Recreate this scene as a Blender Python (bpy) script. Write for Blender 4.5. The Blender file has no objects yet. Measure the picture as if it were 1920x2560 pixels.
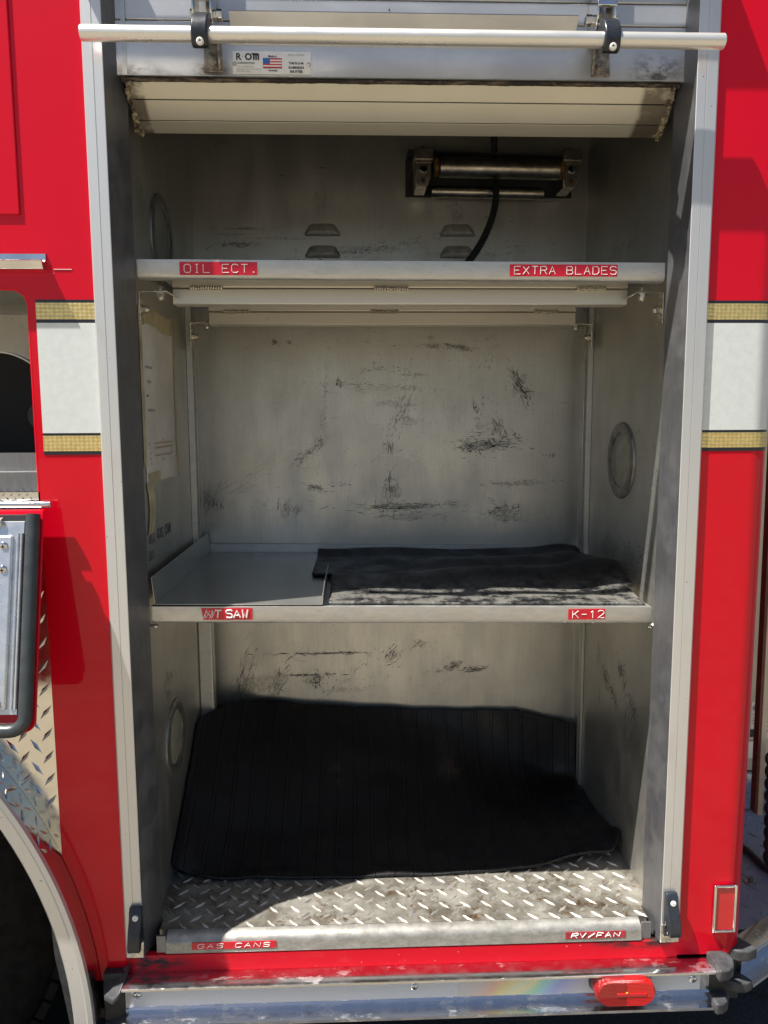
import bpy, bmesh, math, random
from mathutils import Vector, Matrix
random.seed(7)
R = math.radians
sc = bpy.context.scene
COL = sc.collection

# ------------------------------------------------------------------ camera, world, sun, exposure
cam = bpy.data.cameras.new('camera'); co = bpy.data.objects.new('camera', cam); COL.objects.link(co)
PITCH, YAW, ROLL = R(7.002), R(2.068), R(-0.240)
Fd = Vector((math.sin(YAW)*math.cos(PITCH), math.cos(YAW)*math.cos(PITCH), -math.sin(PITCH)))
R0 = Vector((math.cos(YAW), -math.sin(YAW), 0)); U0 = R0.cross(Fd)
Rt = R0*math.cos(ROLL) + U0*math.sin(ROLL); Up = U0*math.cos(ROLL) - R0*math.sin(ROLL)
m = Matrix((Rt, Up, -Fd)).transposed().to_4x4(); m.translation = Vector((0, -1.5, 1.6))
co.matrix_world = m
cam.sensor_fit = 'VERTICAL'; cam.sensor_height = 24; cam.lens = 24*1923/2560
cam.clip_start = .05; cam.clip_end = 500
sc.camera = co

SUN = Vector((.48, .20, -1.0)).normalized()          # direction the light travels
w = bpy.data.worlds.new('World'); sc.world = w; w.use_nodes = True
nt = w.node_tree; nt.nodes.clear()
sky = nt.nodes.new('ShaderNodeTexSky'); sky.sky_type = 'NISHITA'; sky.sun_disc = False
sky.sun_elevation = math.asin(-SUN.z)
sky.sun_rotation = math.atan2(-SUN.x, -SUN.y)
sky.altitude = 100; sky.air_density = 1.0; sky.dust_density = 1.5; sky.ozone_density = 1.0
bg = nt.nodes.new('ShaderNodeBackground'); bg.inputs[1].default_value = .052
wo = nt.nodes.new('ShaderNodeOutputWorld')
nt.links.new(sky.outputs[0], bg.inputs[0]); nt.links.new(bg.outputs[0], wo.inputs[0])
sl = bpy.data.lights.new('sun', 'SUN'); sl.energy = 5.0; sl.angle = R(.5); sl.color = (1, .955, .88)
so = bpy.data.objects.new('sun', sl); COL.objects.link(so)
so.rotation_euler = SUN.to_track_quat('-Z', 'Y').to_euler(); so.location = (-3, -2, 7)
sc.view_settings.view_transform = 'Standard'; sc.view_settings.look = 'None'
sc.view_settings.gamma = 1; sc.view_settings.use_curve_mapping = False
sc.view_settings.exposure = 0.97
sc.render.resolution_x = 768; sc.render.resolution_y = 1024
sc.cycles.max_bounces = 10; sc.cycles.diffuse_bounces = 5; sc.cycles.glossy_bounces = 5

# ------------------------------------------------------------------ node helpers
class NM:
    def __init__(s, name, base=(.5, .5, .5), rough=.5, metal=0., coat=0., spec=.5, coat_rough=.03):
        s.m = bpy.data.materials.new(name); s.m.use_nodes = True
        s.t = s.m.node_tree; s.b = s.t.nodes['Principled BSDF']
        s.b.inputs['Base Color'].default_value = (*base, 1); s.b.inputs['Roughness'].default_value = rough
        s.b.inputs['Metallic'].default_value = metal; s.b.inputs['Coat Weight'].default_value = coat
        s.b.inputs['Coat Roughness'].default_value = coat_rough
        s.b.inputs['Specular IOR Level'].default_value = spec
        s.tc = None
    def n(s, k, **kw):
        q = s.t.nodes.new(k)
        for a, v in kw.items(): setattr(q, a, v)
        return q
    def L(s, a, b): s.t.links.new(a, b)
    def obj(s):
        if not s.tc: s.tc = s.n('ShaderNodeTexCoord')
        return s.tc.outputs['Object']
    def map(s, scale=(1, 1, 1), loc=(0, 0, 0), rot=(0, 0, 0), typ='POINT', src=None):
        q = s.n('ShaderNodeMapping', vector_type=typ)
        s.L(src or s.obj(), q.inputs[0])
        q.inputs['Location'].default_value = loc; q.inputs['Rotation'].default_value = rot; q.inputs['Scale'].default_value = scale
        return q.outputs[0]
    def noise(s, scale=5, detail=4, rough=.55, sc=(1, 1, 1), loc=(0, 0, 0), dist=0, rot=(0, 0, 0)):
        q = s.n('ShaderNodeTexNoise'); s.L(s.map(sc, loc, rot), q.inputs['Vector'])
        q.inputs['Scale'].default_value = scale; q.inputs['Detail'].default_value = detail
        q.inputs['Roughness'].default_value = rough; q.inputs['Distortion'].default_value = dist
        return q.outputs['Fac']
    def voro(s, scale=5, sc=(1, 1, 1), feature='F1', rnd=1.0):
        q = s.n('ShaderNodeTexVoronoi', feature=feature); s.L(s.map(sc), q.inputs['Vector'])
        q.inputs['Scale'].default_value = scale; q.inputs['Randomness'].default_value = rnd
        return q.outputs['Distance']
    def rng(s, v, a, b, c=0., d=1.):
        q = s.n('ShaderNodeMapRange', interpolation_type='SMOOTHSTEP'); s.L(v, q.inputs[0])
        for i, x in enumerate((a, b, c, d)): q.inputs[i+1].default_value = x
        return q.outputs[0]
    def math(s, op, a, b=None, clamp=False):
        q = s.n('ShaderNodeMath', operation=op, use_clamp=clamp)
        for i, x in enumerate((a, b)):
            if x is None: continue
            if isinstance(x, (int, float)): q.inputs[i].default_value = x
            else: s.L(x, q.inputs[i])
        return q.outputs[0]
    def mix(s, f, a, b):
        q = s.n('ShaderNodeMix', data_type='RGBA')
        if isinstance(f, (int, float)): q.inputs[0].default_value = f
        else: s.L(f, q.inputs[0])
        for i, x in ((6, a), (7, b)):
            if isinstance(x, tuple): q.inputs[i].default_value = (*x, 1)
            else: s.L(x, q.inputs[i])
        return q.outputs[2]
    def col(s, c): s.L(c, s.b.inputs['Base Color']); return s
    def ro(s, c): s.L(c, s.b.inputs['Roughness']); return s
    def me(s, c): s.L(c, s.b.inputs['Metallic']); return s
    def bump(s, h, strength=.3, dist=.001):
        q = s.n('ShaderNodeBump'); q.inputs['Strength'].default_value = strength; q.inputs['Distance'].default_value = dist
        s.L(h, q.inputs['Height']); s.L(q.outputs[0], s.b.inputs['Normal']); return s
    def blotch(s, c, size, ang=0, soft=.55):
        # 1 inside a tilted ellipse around c (object space), fading out
        rot = (0, ang, 0)
        v = s.map(size, c, rot, 'TEXTURE')
        q = s.n('ShaderNodeVectorMath', operation='LENGTH'); s.L(v, q.inputs[0])
        return s.rng(q.outputs['Value'], 1.0, soft*.4, 0, 1)

def simple(name, base, rough=.5, metal=0., coat=0., nz=None, amp=.15, rv=0.):
    k = NM(name, base, rough, metal, coat)
    if nz:
        f = k.noise(nz, 5, .6)
        a = tuple(max(0, c*(1-amp)) for c in base); b = tuple(min(1, c*(1+amp)) for c in base)
        k.col(k.mix(k.rng(f, .3, .7), a, b))
        if rv: k.ro(k.rng(k.noise(nz*2.3, 4, .6, loc=(3, 1, 2)), .3, .7, rough-rv, rough+rv))
    return k.m

# --- red paint, faint orange peel, dust specks
k = NM('red_paint', (.60, .0015, .010), .45, 0, .55, .06, .02)
f = k.noise(3, 4, .6); spk = k.rng(k.noise(320, 2, .5), .735, .78)
k.col(k.mix(k.math('MULTIPLY', spk, .30), k.mix(f, (.56, .0005, .013), (.66, .0007, .016)), (.8, .3, .3)))
k.L(k.rng(k.noise(55, 4, .65), .4, .75, .015, .07), k.b.inputs['Coat Roughness'])
k.bump(k.noise(160, 2, .5), .03, .001); RED = k.m
# red paint of the sill, worn and scuffed
k = NM('scuffed_red_paint', (.60, .002, .012), .35, 0, .5, .1)
sm = k.math('MULTIPLY', k.math('MAXIMUM', k.blotch((-.43, 0, .47), (.10, .2, .045)), k.blotch((.60, 0, .485), (.16, .2, .022))), k.rng(k.noise(26, 6, .7, (1, 1, 2.5)), .36, .6))
chips = k.rng(k.noise(130, 3, .6, (.6, 1, 1)), .70, .74)
k.col(k.mix(chips, k.mix(sm, (.60, .002, .012), (.03, .022, .02)), (.55, .4, .38)))
k.ro(k.rng(k.noise(30, 4, .6), .3, .8, .28, .5)); RED_SILL = k.m
# --- white reflective band
k = NM('white_sheeting', (.68, .72, .70), .42, 0, .15)
k.col(k.mix(k.rng(k.noise(60, 5, .7), .3, .72), (.63, .665, .65), (.70, .73, .715)))
k.bump(k.voro(420), .08, .0006); WHITE = k.m
# --- gold embossed foil
k = NM('gold_leaf', (.62, .45, .14), .34, .75, .3)
v = k.voro(118, (1, 1, 1.2), 'SMOOTH_F1', .16)
k.col(k.mix(k.rng(v, .2, .75), (.90, .70, .30), (.45, .32, .10)))
k.bump(v, .7, .003); GOLD = k.m
BLACKTAPE = simple('black_pinstripe', (.012, .012, .018), .3, 0, .3)
# --- anodised door frame
k = NM('anodised_frame', (.70, .70, .68), .40, .6, 0)
g = k.noise(60, 4, .6, (8, 8, .25))
dirt = k.math('MULTIPLY', k.rng(k.noise(7, 5, .7, (3, 3, .6)), .5, .8), .35)
mk = k.rng(k.noise(90, 3, .6), .715, .75)
k.col(k.mix(mk, k.mix(dirt, k.mix(g, (.62, .62, .615), (.69, .69, .68)), (.46, .44, .38)), (.16, .14, .12)))
k.bump(g, .04, .0005); FRAME = k.m
# --- worn guide track, dark grey
k = NM('worn_track', (.14, .14, .15), .42, .75)
g = k.noise(60, 5, .7, (3, 3, .35)); sc1 = k.rng(k.noise(90, 5, .75, (1, 1, .9), dist=1.2), .68, .73)
k.col(k.mix(k.math('MULTIPLY', sc1, .6), k.mix(k.rng(g, .3, .72), (.20, .20, .215), (.245, .245, .255)), (.42, .42, .42)))
k.ro(k.rng(k.noise(20, 4, .6), .3, .7, .33, .55)); TRACK = k.m

def alu_wall(name, plane='back', marks=(), scuff_lo=.62):
    k = NM(name, (.42, .41, .36), .38, .88)
    sc_v = (1, 1, .03); fine = k.noise(240, 3, .6, sc_v)
    big = k.noise(2.6, 5, .6, loc=(2, 5, 1))
    base = k.mix(k.rng(big, .3, .7), (.48, .47, .43), (.66, .645, .60))
    base = k.mix(k.math('MULTIPLY', fine, .45), base, (.28, .28, .27))
    # little dark specks, pits
    sp = k.math('MULTIPLY', k.rng(k.noise(150, 3, .55, (1, 1, .55)), .655, .70), k.rng(k.noise(4, 3, .6, loc=(1, 9, 4)), .42, .7))
    # horizontal and diagonal scuffs
    s1 = k.math('MULTIPLY', k.rng(k.noise(22, 7, .72, (1, 1, 5.5)), .60, .68), k.rng(k.noise(5.5, 3, .6, (1, 1, 1.6), loc=(4, 2, 7)), .54, .66))
    s2 = k.math('MULTIPLY', k.rng(k.noise(34, 6, .7, (6, 6, 1), rot=(.3, .45, .3)), .63, .69), k.rng(k.noise(6.5, 3, .6, loc=(8, 3, 2)), .55, .66))
    dm = k.math('MAXIMUM', k.math('MULTIPLY', sp, .75), k.math('MAXIMUM', k.math('MULTIPLY', s1, .65), k.math('MULTIPLY', s2, .55)))
    if marks:
        mm = None
        for c, s, a, st in marks:
            q = k.math('MULTIPLY', k.blotch(c, s, a), st)
            mm = q if mm is None else k.math('MAXIMUM', mm, q)
        nn = k.noise(48, 7, .75, (1, 1, 1.6), dist=.8)
        br = k.rng(k.math('ADD', nn, k.math('MULTIPLY', mm, .42)), .66, .80)
        br = k.math('MULTIPLY', br, k.rng(mm, .02, .5))
        br = k.math('MULTIPLY', br, k.rng(k.noise(150, 6, .7, (1, 1, .5), rot=(0, .5, 0)), .38, .62, .15, 1))
        dm = k.math('MAXIMUM', dm, k.math('MULTIPLY', br, .38))
    col = k.mix(dm, base, (.035, .033, .032))
    # bright scratches
    b1 = k.rng(k.noise(60, 6, .72, (.8, 1, 7), dist=1.5, loc=(5, 5, 5)), .685, .70)
    b2 = k.rng(k.noise(3.2, 3, .6, loc=(7, 1, 3)), .52, .66)
    col = k.mix(k.math('MULTIPLY', k.math('MULTIPLY', b1, b2), .8), col, (.78, .77, .72))
    k.col(col)
    k.ro(k.rng(k.noise(14, 5, .65, (1, 1, .4)), .3, .7, .36, .48))
    k.bump(k.math('ADD', k.math('MULTIPLY', fine, .5), k.noise(5, 2, .5)), .05, .002)
    return k.m
Y7 = .70
BM = [((.465, Y7, 1.69), (.022, .5, .062), R(28), 1.0), ((.375, Y7, 1.52), (.085, .5, .030), R(0), 1.0),
      ((.315, Y7, 1.515), (.030, .5, .024), 0, 1.0), ((.405, Y7, 1.57), (.018, .5, .05), R(35), .9),
      ((.35, Y7, 1.585), (.012, .5, .035), R(-10), .7), ((.123, Y7, 1.345), (.12, .5, .018), R(2), 1.0), ((.14, Y7, 1.31), (.09, .5, .010), 0, .85),
      ((.11, Y7, 1.39), (.035, .5, .04), 0, .8), ((.43, Y7, 1.32), (.07, .5, .035), 0, .85), ((-.13, Y7, 1.505), (.055, .5, .012), R(-35), .9),
      ((-.046, Y7, 1.695), (.010, .5, .010), 0, 1.0), ((.12, Y7, 1.64), (.12, .5, .022), 0, .7), ((.30, Y7, 1.795), (.05, .5, .012), R(6), .9),
      ((.22, Y7, 1.80), (.05, .5, .012), 0, .8), ((-.43, Y7, 1.36), (.03, .5, .06), R(10), 1.0), ((-.20, Y7, 1.34), (.022, .5, .055), R(15), .75),
      ((.47, Y7, 1.41), (.11, .5, .014), 0, .75), ((.104, Y7, 1.51), (.006, .5, .035), R(4), 1.0), ((.15, Y7, 1.59), (.08, .5, .03), 0, .6),
      ((-.125, Y7, 1.40), (.035, .5, .012), R(-10), .9), ((-.22, Y7, 1.81), (.012, .5, .010), 0, .9), ((-.18, Y7, 1.81), (.010, .5, .008), 0, .8),
      ((.16, Y7, 1.72), (.07, .5, .008), 0, .8), ((.36, Y7, 1.64), (.006, .5, .02), R(-12), .9),
      ((-.12, Y7, .912), (.10, .5, .0045), R(0), 1.0), ((-.06, Y7, .913), (.10, .5, .004), 0, .8), ((-.14, Y7, .83), (.035, .5, .022), 0, 1.0), ((-.16, Y7, .846), (.07, .5, .004), 0, 1.0),
      ((.345, Y7, .855), (.035, .5, .010), 0, 1.0), ((.27, Y7, .862), (.03, .5, .014), 0, .9), ((-.30, Y7, .82), (.16, .5, .05), R(-15), .75),
      ((.10, Y7, .90), (.03, .5, .03), R(30), .8), ((.18, Y7, .94), (.03, .5, .02), 0, .7), ((-.03, Y7, .80), (.14, .5, .02), 0, .6),
      ((-.20, Y7, 2.09), (.16, .5, .008), 0, .7), ((-.33, Y7, 2.10), (.10, .5, .006), 0, .8), ((.0, Y7, 2.06), (.30, .5, .02), 0, .65), ((.3, Y7, 2.05), (.25, .5, .02), 0, .6),
      ((-.09, Y7, 2.19), (.035, .5, .10), 0, .55), ((.28, Y7, 2.17), (.05, .5, .06), 0, .6)]
SM = [((-.44, .30, 1.30), (.5, .06, .05), 0, .6), ((-.44, .36, 2.02), (.5, .15, .06), 0, .7), ((-.44, .27, .99), (.5, .02, .03), 0, .8), ((-.44, .17, 2.05), (.5, .08, .08), 0, .6),
      ((.645, .42, 1.26), (.5, .12, .08), R(20), .85), ((.645, .28, 1.24), (.5, .10, .09), R(30), .9), ((.645, .48, .97), (.5, .03, .05), R(40), .9), ((.645, .40, .92), (.5, .04, .04), R(40), .9),
      ((.645, .25, .85), (.5, .06, .08), R(40), .9), ((.645, .30, .72), (.5, .05, .10), R(30), .8), ((.645, .2, .66), (.5, .05, .05), 0, .8), ((.645, .46, .86), (.5, .02, .05), 0, .8), ((.645, .42, 2.0), (.5, .2, .04), 0, .6)]
ALU_BACK = alu_wall('scuffed_aluminium_back', 'back', BM)
ALU_SIDE = alu_wall('scuffed_aluminium_side', 'side', SM)
ALU_SHELF = alu_wall('shelf_aluminium', 'x', ())
# bright lip aluminium
k = NM('bright_aluminium', (.55, .55, .53), .36, .7)
g = k.noise(26, 6, .7, (1, 1, 3)); st = k.rng(k.noise(38, 6, .75, (1, 1, 4), loc=(2, 2, 2)), .60, .70)
k.col(k.mix(k.math('MULTIPLY', st, .35), k.mix(k.rng(g, .2, .8), (.47, .47, .455), (.58, .575, .56)), (.22, .19, .15)))
k.ro(k.rng(k.noise(33, 5, .7), .3, .7, .28, .5)); BRIGHT = k.m
k = NM('mill_finish_beam', (.66, .63, .56), .40, .6)
g = k.noise(30, 5, .65, (.12, 1, 3)); st = k.rng(k.noise(26, 6, .7, (.5, 1, 3), loc=(2, 2, 2)), .64, .72)
k.col(k.mix(k.math('MULTIPLY', st, .4), k.mix(g, (.60, .57, .50), (.72, .69, .62)), (.28, .22, .15))); BEAM = k.m
# slats of the shutter
k = NM('shutter_slat', (.60, .60, .60), .34, .55)
g = k.noise(50, 5, .6, (.05, 1, 3)); dl = k.math('MULTIPLY', k.math('MAXIMUM', k.blotch((.575, .03, 2.25), (.075, .5, .045)), k.math('MAXIMUM', k.blotch((-.40, .03, 2.235), (.07, .5, .028)), k.blotch((-.265, .03, 2.24), (.05, .5, .03)))), k.rng(k.noise(22, 6, .7, (1, 1, 1.5)), .36, .60))
k.col(k.mix(k.math('MULTIPLY', dl, .9), k.mix(k.rng(k.noise(5, 5, .6, (1, 1, 2)), .35, .7), (.52, .52, .525), (.66, .66, .655)), (.06, .045, .035)))
k.bump(g, .04, .001); SLAT = k.m
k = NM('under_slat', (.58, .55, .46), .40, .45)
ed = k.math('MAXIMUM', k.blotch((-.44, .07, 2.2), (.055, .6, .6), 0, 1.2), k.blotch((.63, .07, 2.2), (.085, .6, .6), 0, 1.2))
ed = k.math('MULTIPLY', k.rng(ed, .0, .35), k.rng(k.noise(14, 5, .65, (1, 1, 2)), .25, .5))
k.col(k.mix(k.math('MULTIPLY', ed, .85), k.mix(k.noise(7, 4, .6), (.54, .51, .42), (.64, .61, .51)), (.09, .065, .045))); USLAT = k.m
# old rubber seal, brown
k = NM('weathered_seal', (.05, .035, .028), .8)
k.col(k.mix(k.rng(k.noise(45, 6, .75, (.5, 1, 2)), .45, .65), (.02, .016, .015), (.16, .12, .085)))
k.bump(k.noise(60, 4, .7), .6, .003); SEAL = k.m
k = NM('flaking_sealant', (.20, .15, .08), .7)
k.col(k.mix(k.rng(k.noise(60, 6, .75), .4, .6), (.06, .035, .02), (.42, .36, .22))); k.bump(k.noise(90, 4, .7), 1, .004); FLAKE = k.m
# chrome, polished things
CHROME = simple('polished_steel', (.72, .72, .72), .10, 1, 0, 18, .1, .05)
k = NM('steel_bar', (.78, .77, .73), .30, .6)
sp = k.rng(k.noise(95, 3, .6), .70, .74)
k.col(k.mix(sp, k.mix(k.noise(12, 4, .6, (.3, 1, 1)), (.72, .70, .64), (.84, .83, .80)), (.25, .18, .12))); k.ro(k.rng(k.noise(40, 4, .6, (.3, 1, 1)), .3, .7, .26, .36)); BAR = k.m
k = NM('dull_cast_steel', (.33, .30, .26), .5, .7)
k.col(k.mix(k.rng(k.noise(70, 6, .75), .35, .65), (.14, .12, .10), (.44, .40, .34))); k.ro(k.rng(k.noise(50, 4, .6), .3, .7, .35, .6)); k.bump(k.noise(120, 4, .7), .3, .001); CAST = k.m
ZINC = simple('zinc_bolt', (.55, .52, .46), .32, .85, 0, 90, .3, .1)
k = NM('polished_step', (.74, .74, .75), .16, 1)
ws = k.rng(k.noise(9, 5, .7, (1, 2, 2)), .56, .62); dt = k.math('MULTIPLY', k.rng(k.noise(13, 6, .7, (1, 2, 2), loc=(4, 4, 4)), .6, .72), .5)
k.col(k.mix(dt, k.mix(k.math('MULTIPLY', ws, .3), (.70, .70, .72), (.85, .85, .86)), (.16, .14, .14)))
k.ro(k.math('ADD', k.rng(k.noise(30, 5, .6), .3, .7, .13, .27), k.math('MULTIPLY', ws, .22))); STEP = k.m
k = NM('reflective_tape', (.55, .57, .60), .38, .2)
vv = k.voro(260, (1, 1, 1.1), 'DISTANCE_TO_EDGE', .05)
k.col(k.mix(k.rng(vv, .02, .10), (.44, .47, .52), (.56, .60, .66))); k.bump(vv, .25, .001); TAPE = k.m
# prismatic tape: diffraction rainbow painted into the colour, under a hex lattice
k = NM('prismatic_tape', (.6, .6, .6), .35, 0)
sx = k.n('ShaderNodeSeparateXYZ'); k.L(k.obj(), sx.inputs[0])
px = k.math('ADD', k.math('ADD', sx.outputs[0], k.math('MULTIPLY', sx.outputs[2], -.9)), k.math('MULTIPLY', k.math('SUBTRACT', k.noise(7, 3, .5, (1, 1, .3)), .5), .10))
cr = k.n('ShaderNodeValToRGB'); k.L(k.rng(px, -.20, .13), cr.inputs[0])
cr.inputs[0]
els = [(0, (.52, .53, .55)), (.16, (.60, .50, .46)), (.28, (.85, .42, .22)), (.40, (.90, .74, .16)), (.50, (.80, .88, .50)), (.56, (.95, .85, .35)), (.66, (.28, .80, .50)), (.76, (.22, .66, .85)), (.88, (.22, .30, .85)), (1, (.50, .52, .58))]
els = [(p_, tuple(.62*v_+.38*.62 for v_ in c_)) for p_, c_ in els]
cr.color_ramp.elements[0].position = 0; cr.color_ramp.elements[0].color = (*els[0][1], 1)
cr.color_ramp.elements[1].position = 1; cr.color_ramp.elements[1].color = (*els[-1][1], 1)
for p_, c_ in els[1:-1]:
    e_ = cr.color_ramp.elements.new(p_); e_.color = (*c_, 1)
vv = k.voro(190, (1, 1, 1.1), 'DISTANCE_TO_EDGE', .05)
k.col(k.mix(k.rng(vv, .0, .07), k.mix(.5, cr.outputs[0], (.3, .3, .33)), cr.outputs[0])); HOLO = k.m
# diamond plates
k = NM('dirty_diamond_floor', (.45, .43, .38), .5, .65)
b = k.mix(k.rng(k.noise(11, 6, .7), .35, .65), (.22, .20, .165), (.50, .48, .425))
rust = k.math('MULTIPLY', k.rng(k.noise(34, 7, .78, dist=.6), .50, .62), k.rng(k.noise(7, 4, .6, loc=(3, 3, 0)), .40, .56))
b = k.mix(k.math('MULTIPLY', rust, .9), b, (.12, .06, .025))
b = k.mix(k.rng(k.noise(80, 5, .72), .62, .70), b, (.05, .035, .02)); k.col(b)
k.ro(k.rng(k.noise(20, 5, .6), .3, .7, .33, .55)); FLOORPL = k.m
k = NM('worn_lug_metal', (.6, .58, .52), .5, .6)
k.col(k.mix(k.rng(k.noise(30, 6, .7), .35, .65), (.34, .32, .27), (.66, .64, .58))); k.ro(k.rng(k.noise(60, 5, .7), .3, .7, .42, .6)); LUG = k.m
k = NM('polished_diamond_plate', (.74, .72, .68), .17, 1)
k.col(k.mix(k.noise(14, 5, .65), (.62, .60, .55), (.80, .78, .74))); k.ro(k.rng(k.noise(60, 5, .7), .3, .7, .10, .27)); k.bump(k.noise(9, 3, .5), .12, .004); DIAM = k.m
k = NM('dull_diamond_deck', (.22, .23, .25), .42, .25)
k.col(k.mix(k.noise(14, 5, .65), (.20, .22, .26), (.32, .34, .39))); k.ro(k.rng(k.noise(60, 5, .7), .3, .7, .32, .5)); DECK = k.m
# rubber matting: ribs along y, dusty
def rubber(name, dust, spacing=.045, dusty=.5, tint=(.30, .28, .25), front=1):
    k = NM(name, (.02, .02, .022), .5, 0, 0, .4)
    sx = k.n('ShaderNodeSeparateXYZ'); k.L(k.obj(), sx.inputs[0])
    wob = k.math('ADD', sx.outputs[0], k.math('MULTIPLY', k.math('SUBTRACT', k.noise(3, 2, .5), .5), .012))
    pp = k.math('PINGPONG', wob, spacing/2)
    rib = k.rng(pp, .0025, .0048, 1, 0)
    d1 = k.rng(k.noise(26, 7, .75), dust, dust+.16); d1 = k.math('MULTIPLY', d1, k.rng(sx.outputs[1], -.24, -.08, front, .12)) if front != 1 else d1  # middle-shelf mat: dust thinned towards the back, painting in sunlit front against shade
    d2 = k.rng(k.noise(170, 3, .6), .70, .74)
    fib = k.rng(k.noise(90, 5, .7, (5, 1, 1), rot=(0, 0, .7)), .69, .72)
    d = k.math('MAXIMUM', k.math('MULTIPLY', d1, dusty), k.math('MAXIMUM', k.math('MULTIPLY', d2, .5*min(1, dusty*2)), k.math('MULTIPLY', fib, .4*min(1, dusty*2))))
    if front == 1:
        pm = None
        for c_, s_, w_ in (((.30, -.12, .02), (.30, .09, .3), .5), ((.10, .10, .10), (.07, .10, .3), .8), ((-.23, .02, .10), (.035, .05, .3), .9), ((-.33, .2, .2), (.12, .10, .3), .3), ((.2, .22, .2), (.3, .05, .3), .25)):
            q_ = k.math('MULTIPLY', k.blotch(c_, s_), w_); pm = q_ if pm is None else k.math('MAXIMUM', pm, q_)
        d = k.math('MAXIMUM', d, k.math('MULTIPLY', k.math('MULTIPLY', pm, k.rng(k.noise(18, 7, .75, dist=.5, loc=(1, 4, 2)), .42, .68)), .6))
    k.col(k.mix(d, k.mix(k.math('MULTIPLY', rib, .5), (.006, .006, .008), (.013, .013, .014)), tint))
    k.ro(k.rng(k.noise(12, 4, .6), .3, .7, .36, .62))
    k.bump(k.math('ADD', k.math('MULTIPLY', rib, 1.0), k.math('MULTIPLY', k.noise(80, 4, .7), .25)), 1.0 if front == 1 else .5, .003 if front == 1 else .0015)
    return k.m
RUB1 = rubber('rubber_matting', .56, .045, .22, (.10, .07, .045)); RUB2 = rubber('dusty_sun_graded_matting', .41, .056, .9, (.15, .145, .13), .95)
BLACKRUB = simple('black_rubber', (.022, .023, .024), .55, 0, 0, 30, .35, .08)
GREYRUB = simple('grey_plastic_cap', (.055, .057, .060), .48, 0, 0, 60, .3, .08)
SEALRUB = simple('seal_tube', (.035, .042, .045), .36, 0, 0, 25, .25, .06)
BLACKPL = simple('black_handle', (.02, .024, .032), .32, 0, 0, 70, .2, .05)
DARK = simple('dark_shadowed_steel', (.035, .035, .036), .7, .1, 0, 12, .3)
LBL = simple('red_engraved_plastic', (.56, .004, .022), .34, 0, .2, 30, .08)
LBLW = simple('label_white', (.80, .78, .74), .5)
INK = simple('label_ink', (.02, .02, .025), .5); FADE = simple('faded_ink', (.30, .30, .32), .5)
PLATE = simple('name_plate_metal', (.74, .74, .72), .42, .2, 0, 40, .06)
FRED = simple('flag_red', (.5, .02, .05), .4); FBLUE = simple('flag_blue', (.03, .12, .42), .4)
k = NM('red_lens', (.62, .003, .004), .18, 0, .8)
sx = k.n('ShaderNodeSeparateXYZ'); k.L(k.obj(), sx.inputs[0]); vl = k.voro(330, (1, 1, 1), 'F1', .1)
k.col(k.mix(k.rng(sx.outputs[0], .5488, .5500), k.mix(k.rng(vl, .1, .6), (.40, .002, .002), (.26, .001, .001)), k.mix(k.rng(vl, .1, .6), (.80, .012, .006), (.52, .002, .003))))
k.bump(vl, .7, .0025); LENS = k.m
k = NM('red_reflector', (.55, .004, .012), .18, 0, .8); k.bump(k.voro(420, (1, 1, 1), 'F1', .05), .4, .001); REFL = k.m
AMB = simple('amber_glint', (.9, .35, .02), .2)
k = NM('aged_paper', (.7, .68, .6), .7)
k.col(k.mix(k.rng(k.noise(6, 5, .6), .35, .7), (.60, .56, .50), (.76, .73, .67))); k.bump(k.noise(12, 3, .5), .2, .003); PAPER = k.m
k = NM('yellowed_tape', (.42, .36, .20), .35); k.col(k.mix(k.rng(k.noise(18, 5, .6), .35, .65), (.30, .26, .15), (.52, .45, .27))); YTAPE = k.m
BEIGE = simple('beige_enamel', (.62, .55, .40), .45, 0, .1, 8, .1); BROWN = simple('brown_channel', (.12, .045, .035), .5, 0, 0, 20, .2)
VENT = simple('vent_cover_plastic', (.30, .29, .23), .5, .1, 0, 40, .15); VRING = simple('vent_ring_metal', (.22, .21, .19), .4, .6, 0, 40, .3)
SMOKE = simple('roller_steel', (.50, .45, .37), .34, 1, 0, 40, .25, .05)
RUSTY = simple('rusty_grease', (.20, .10, .03), .55, .3, 0, 60, .6)
WELD = simple('weld_bead_metal', (.66, .64, .58), .28, .9, 0, 160, .2)
k = NM('stained_backing', (.2, .2, .2)); 
k = NM('asphalt', (.05, .05, .053), .9)
k.col(k.mix(k.rng(k.noise(140, 5, .75), .4, .65), (.030, .031, .035), (.085, .085, .088))); k.bump(k.noise(120, 4, .7), .5, .004); ASPH = k.m
k = NM('concrete', (.40, .36, .29), .85)
k.col(k.mix(k.rng(k.noise(4, 6, .65), .3, .7), (.19, .16, .11), (.275, .235, .165))); CONC = k.m
TREAD = simple('tyre_rubber', (.010, .009, .008), .85, 0, 0, 30, .4)
TREAD.node_tree.nodes['Principled BSDF'].inputs['Specular IOR Level'].default_value = .15
WELL = simple('wheel_well_black', (.008, .008, .008), .9)

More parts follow.
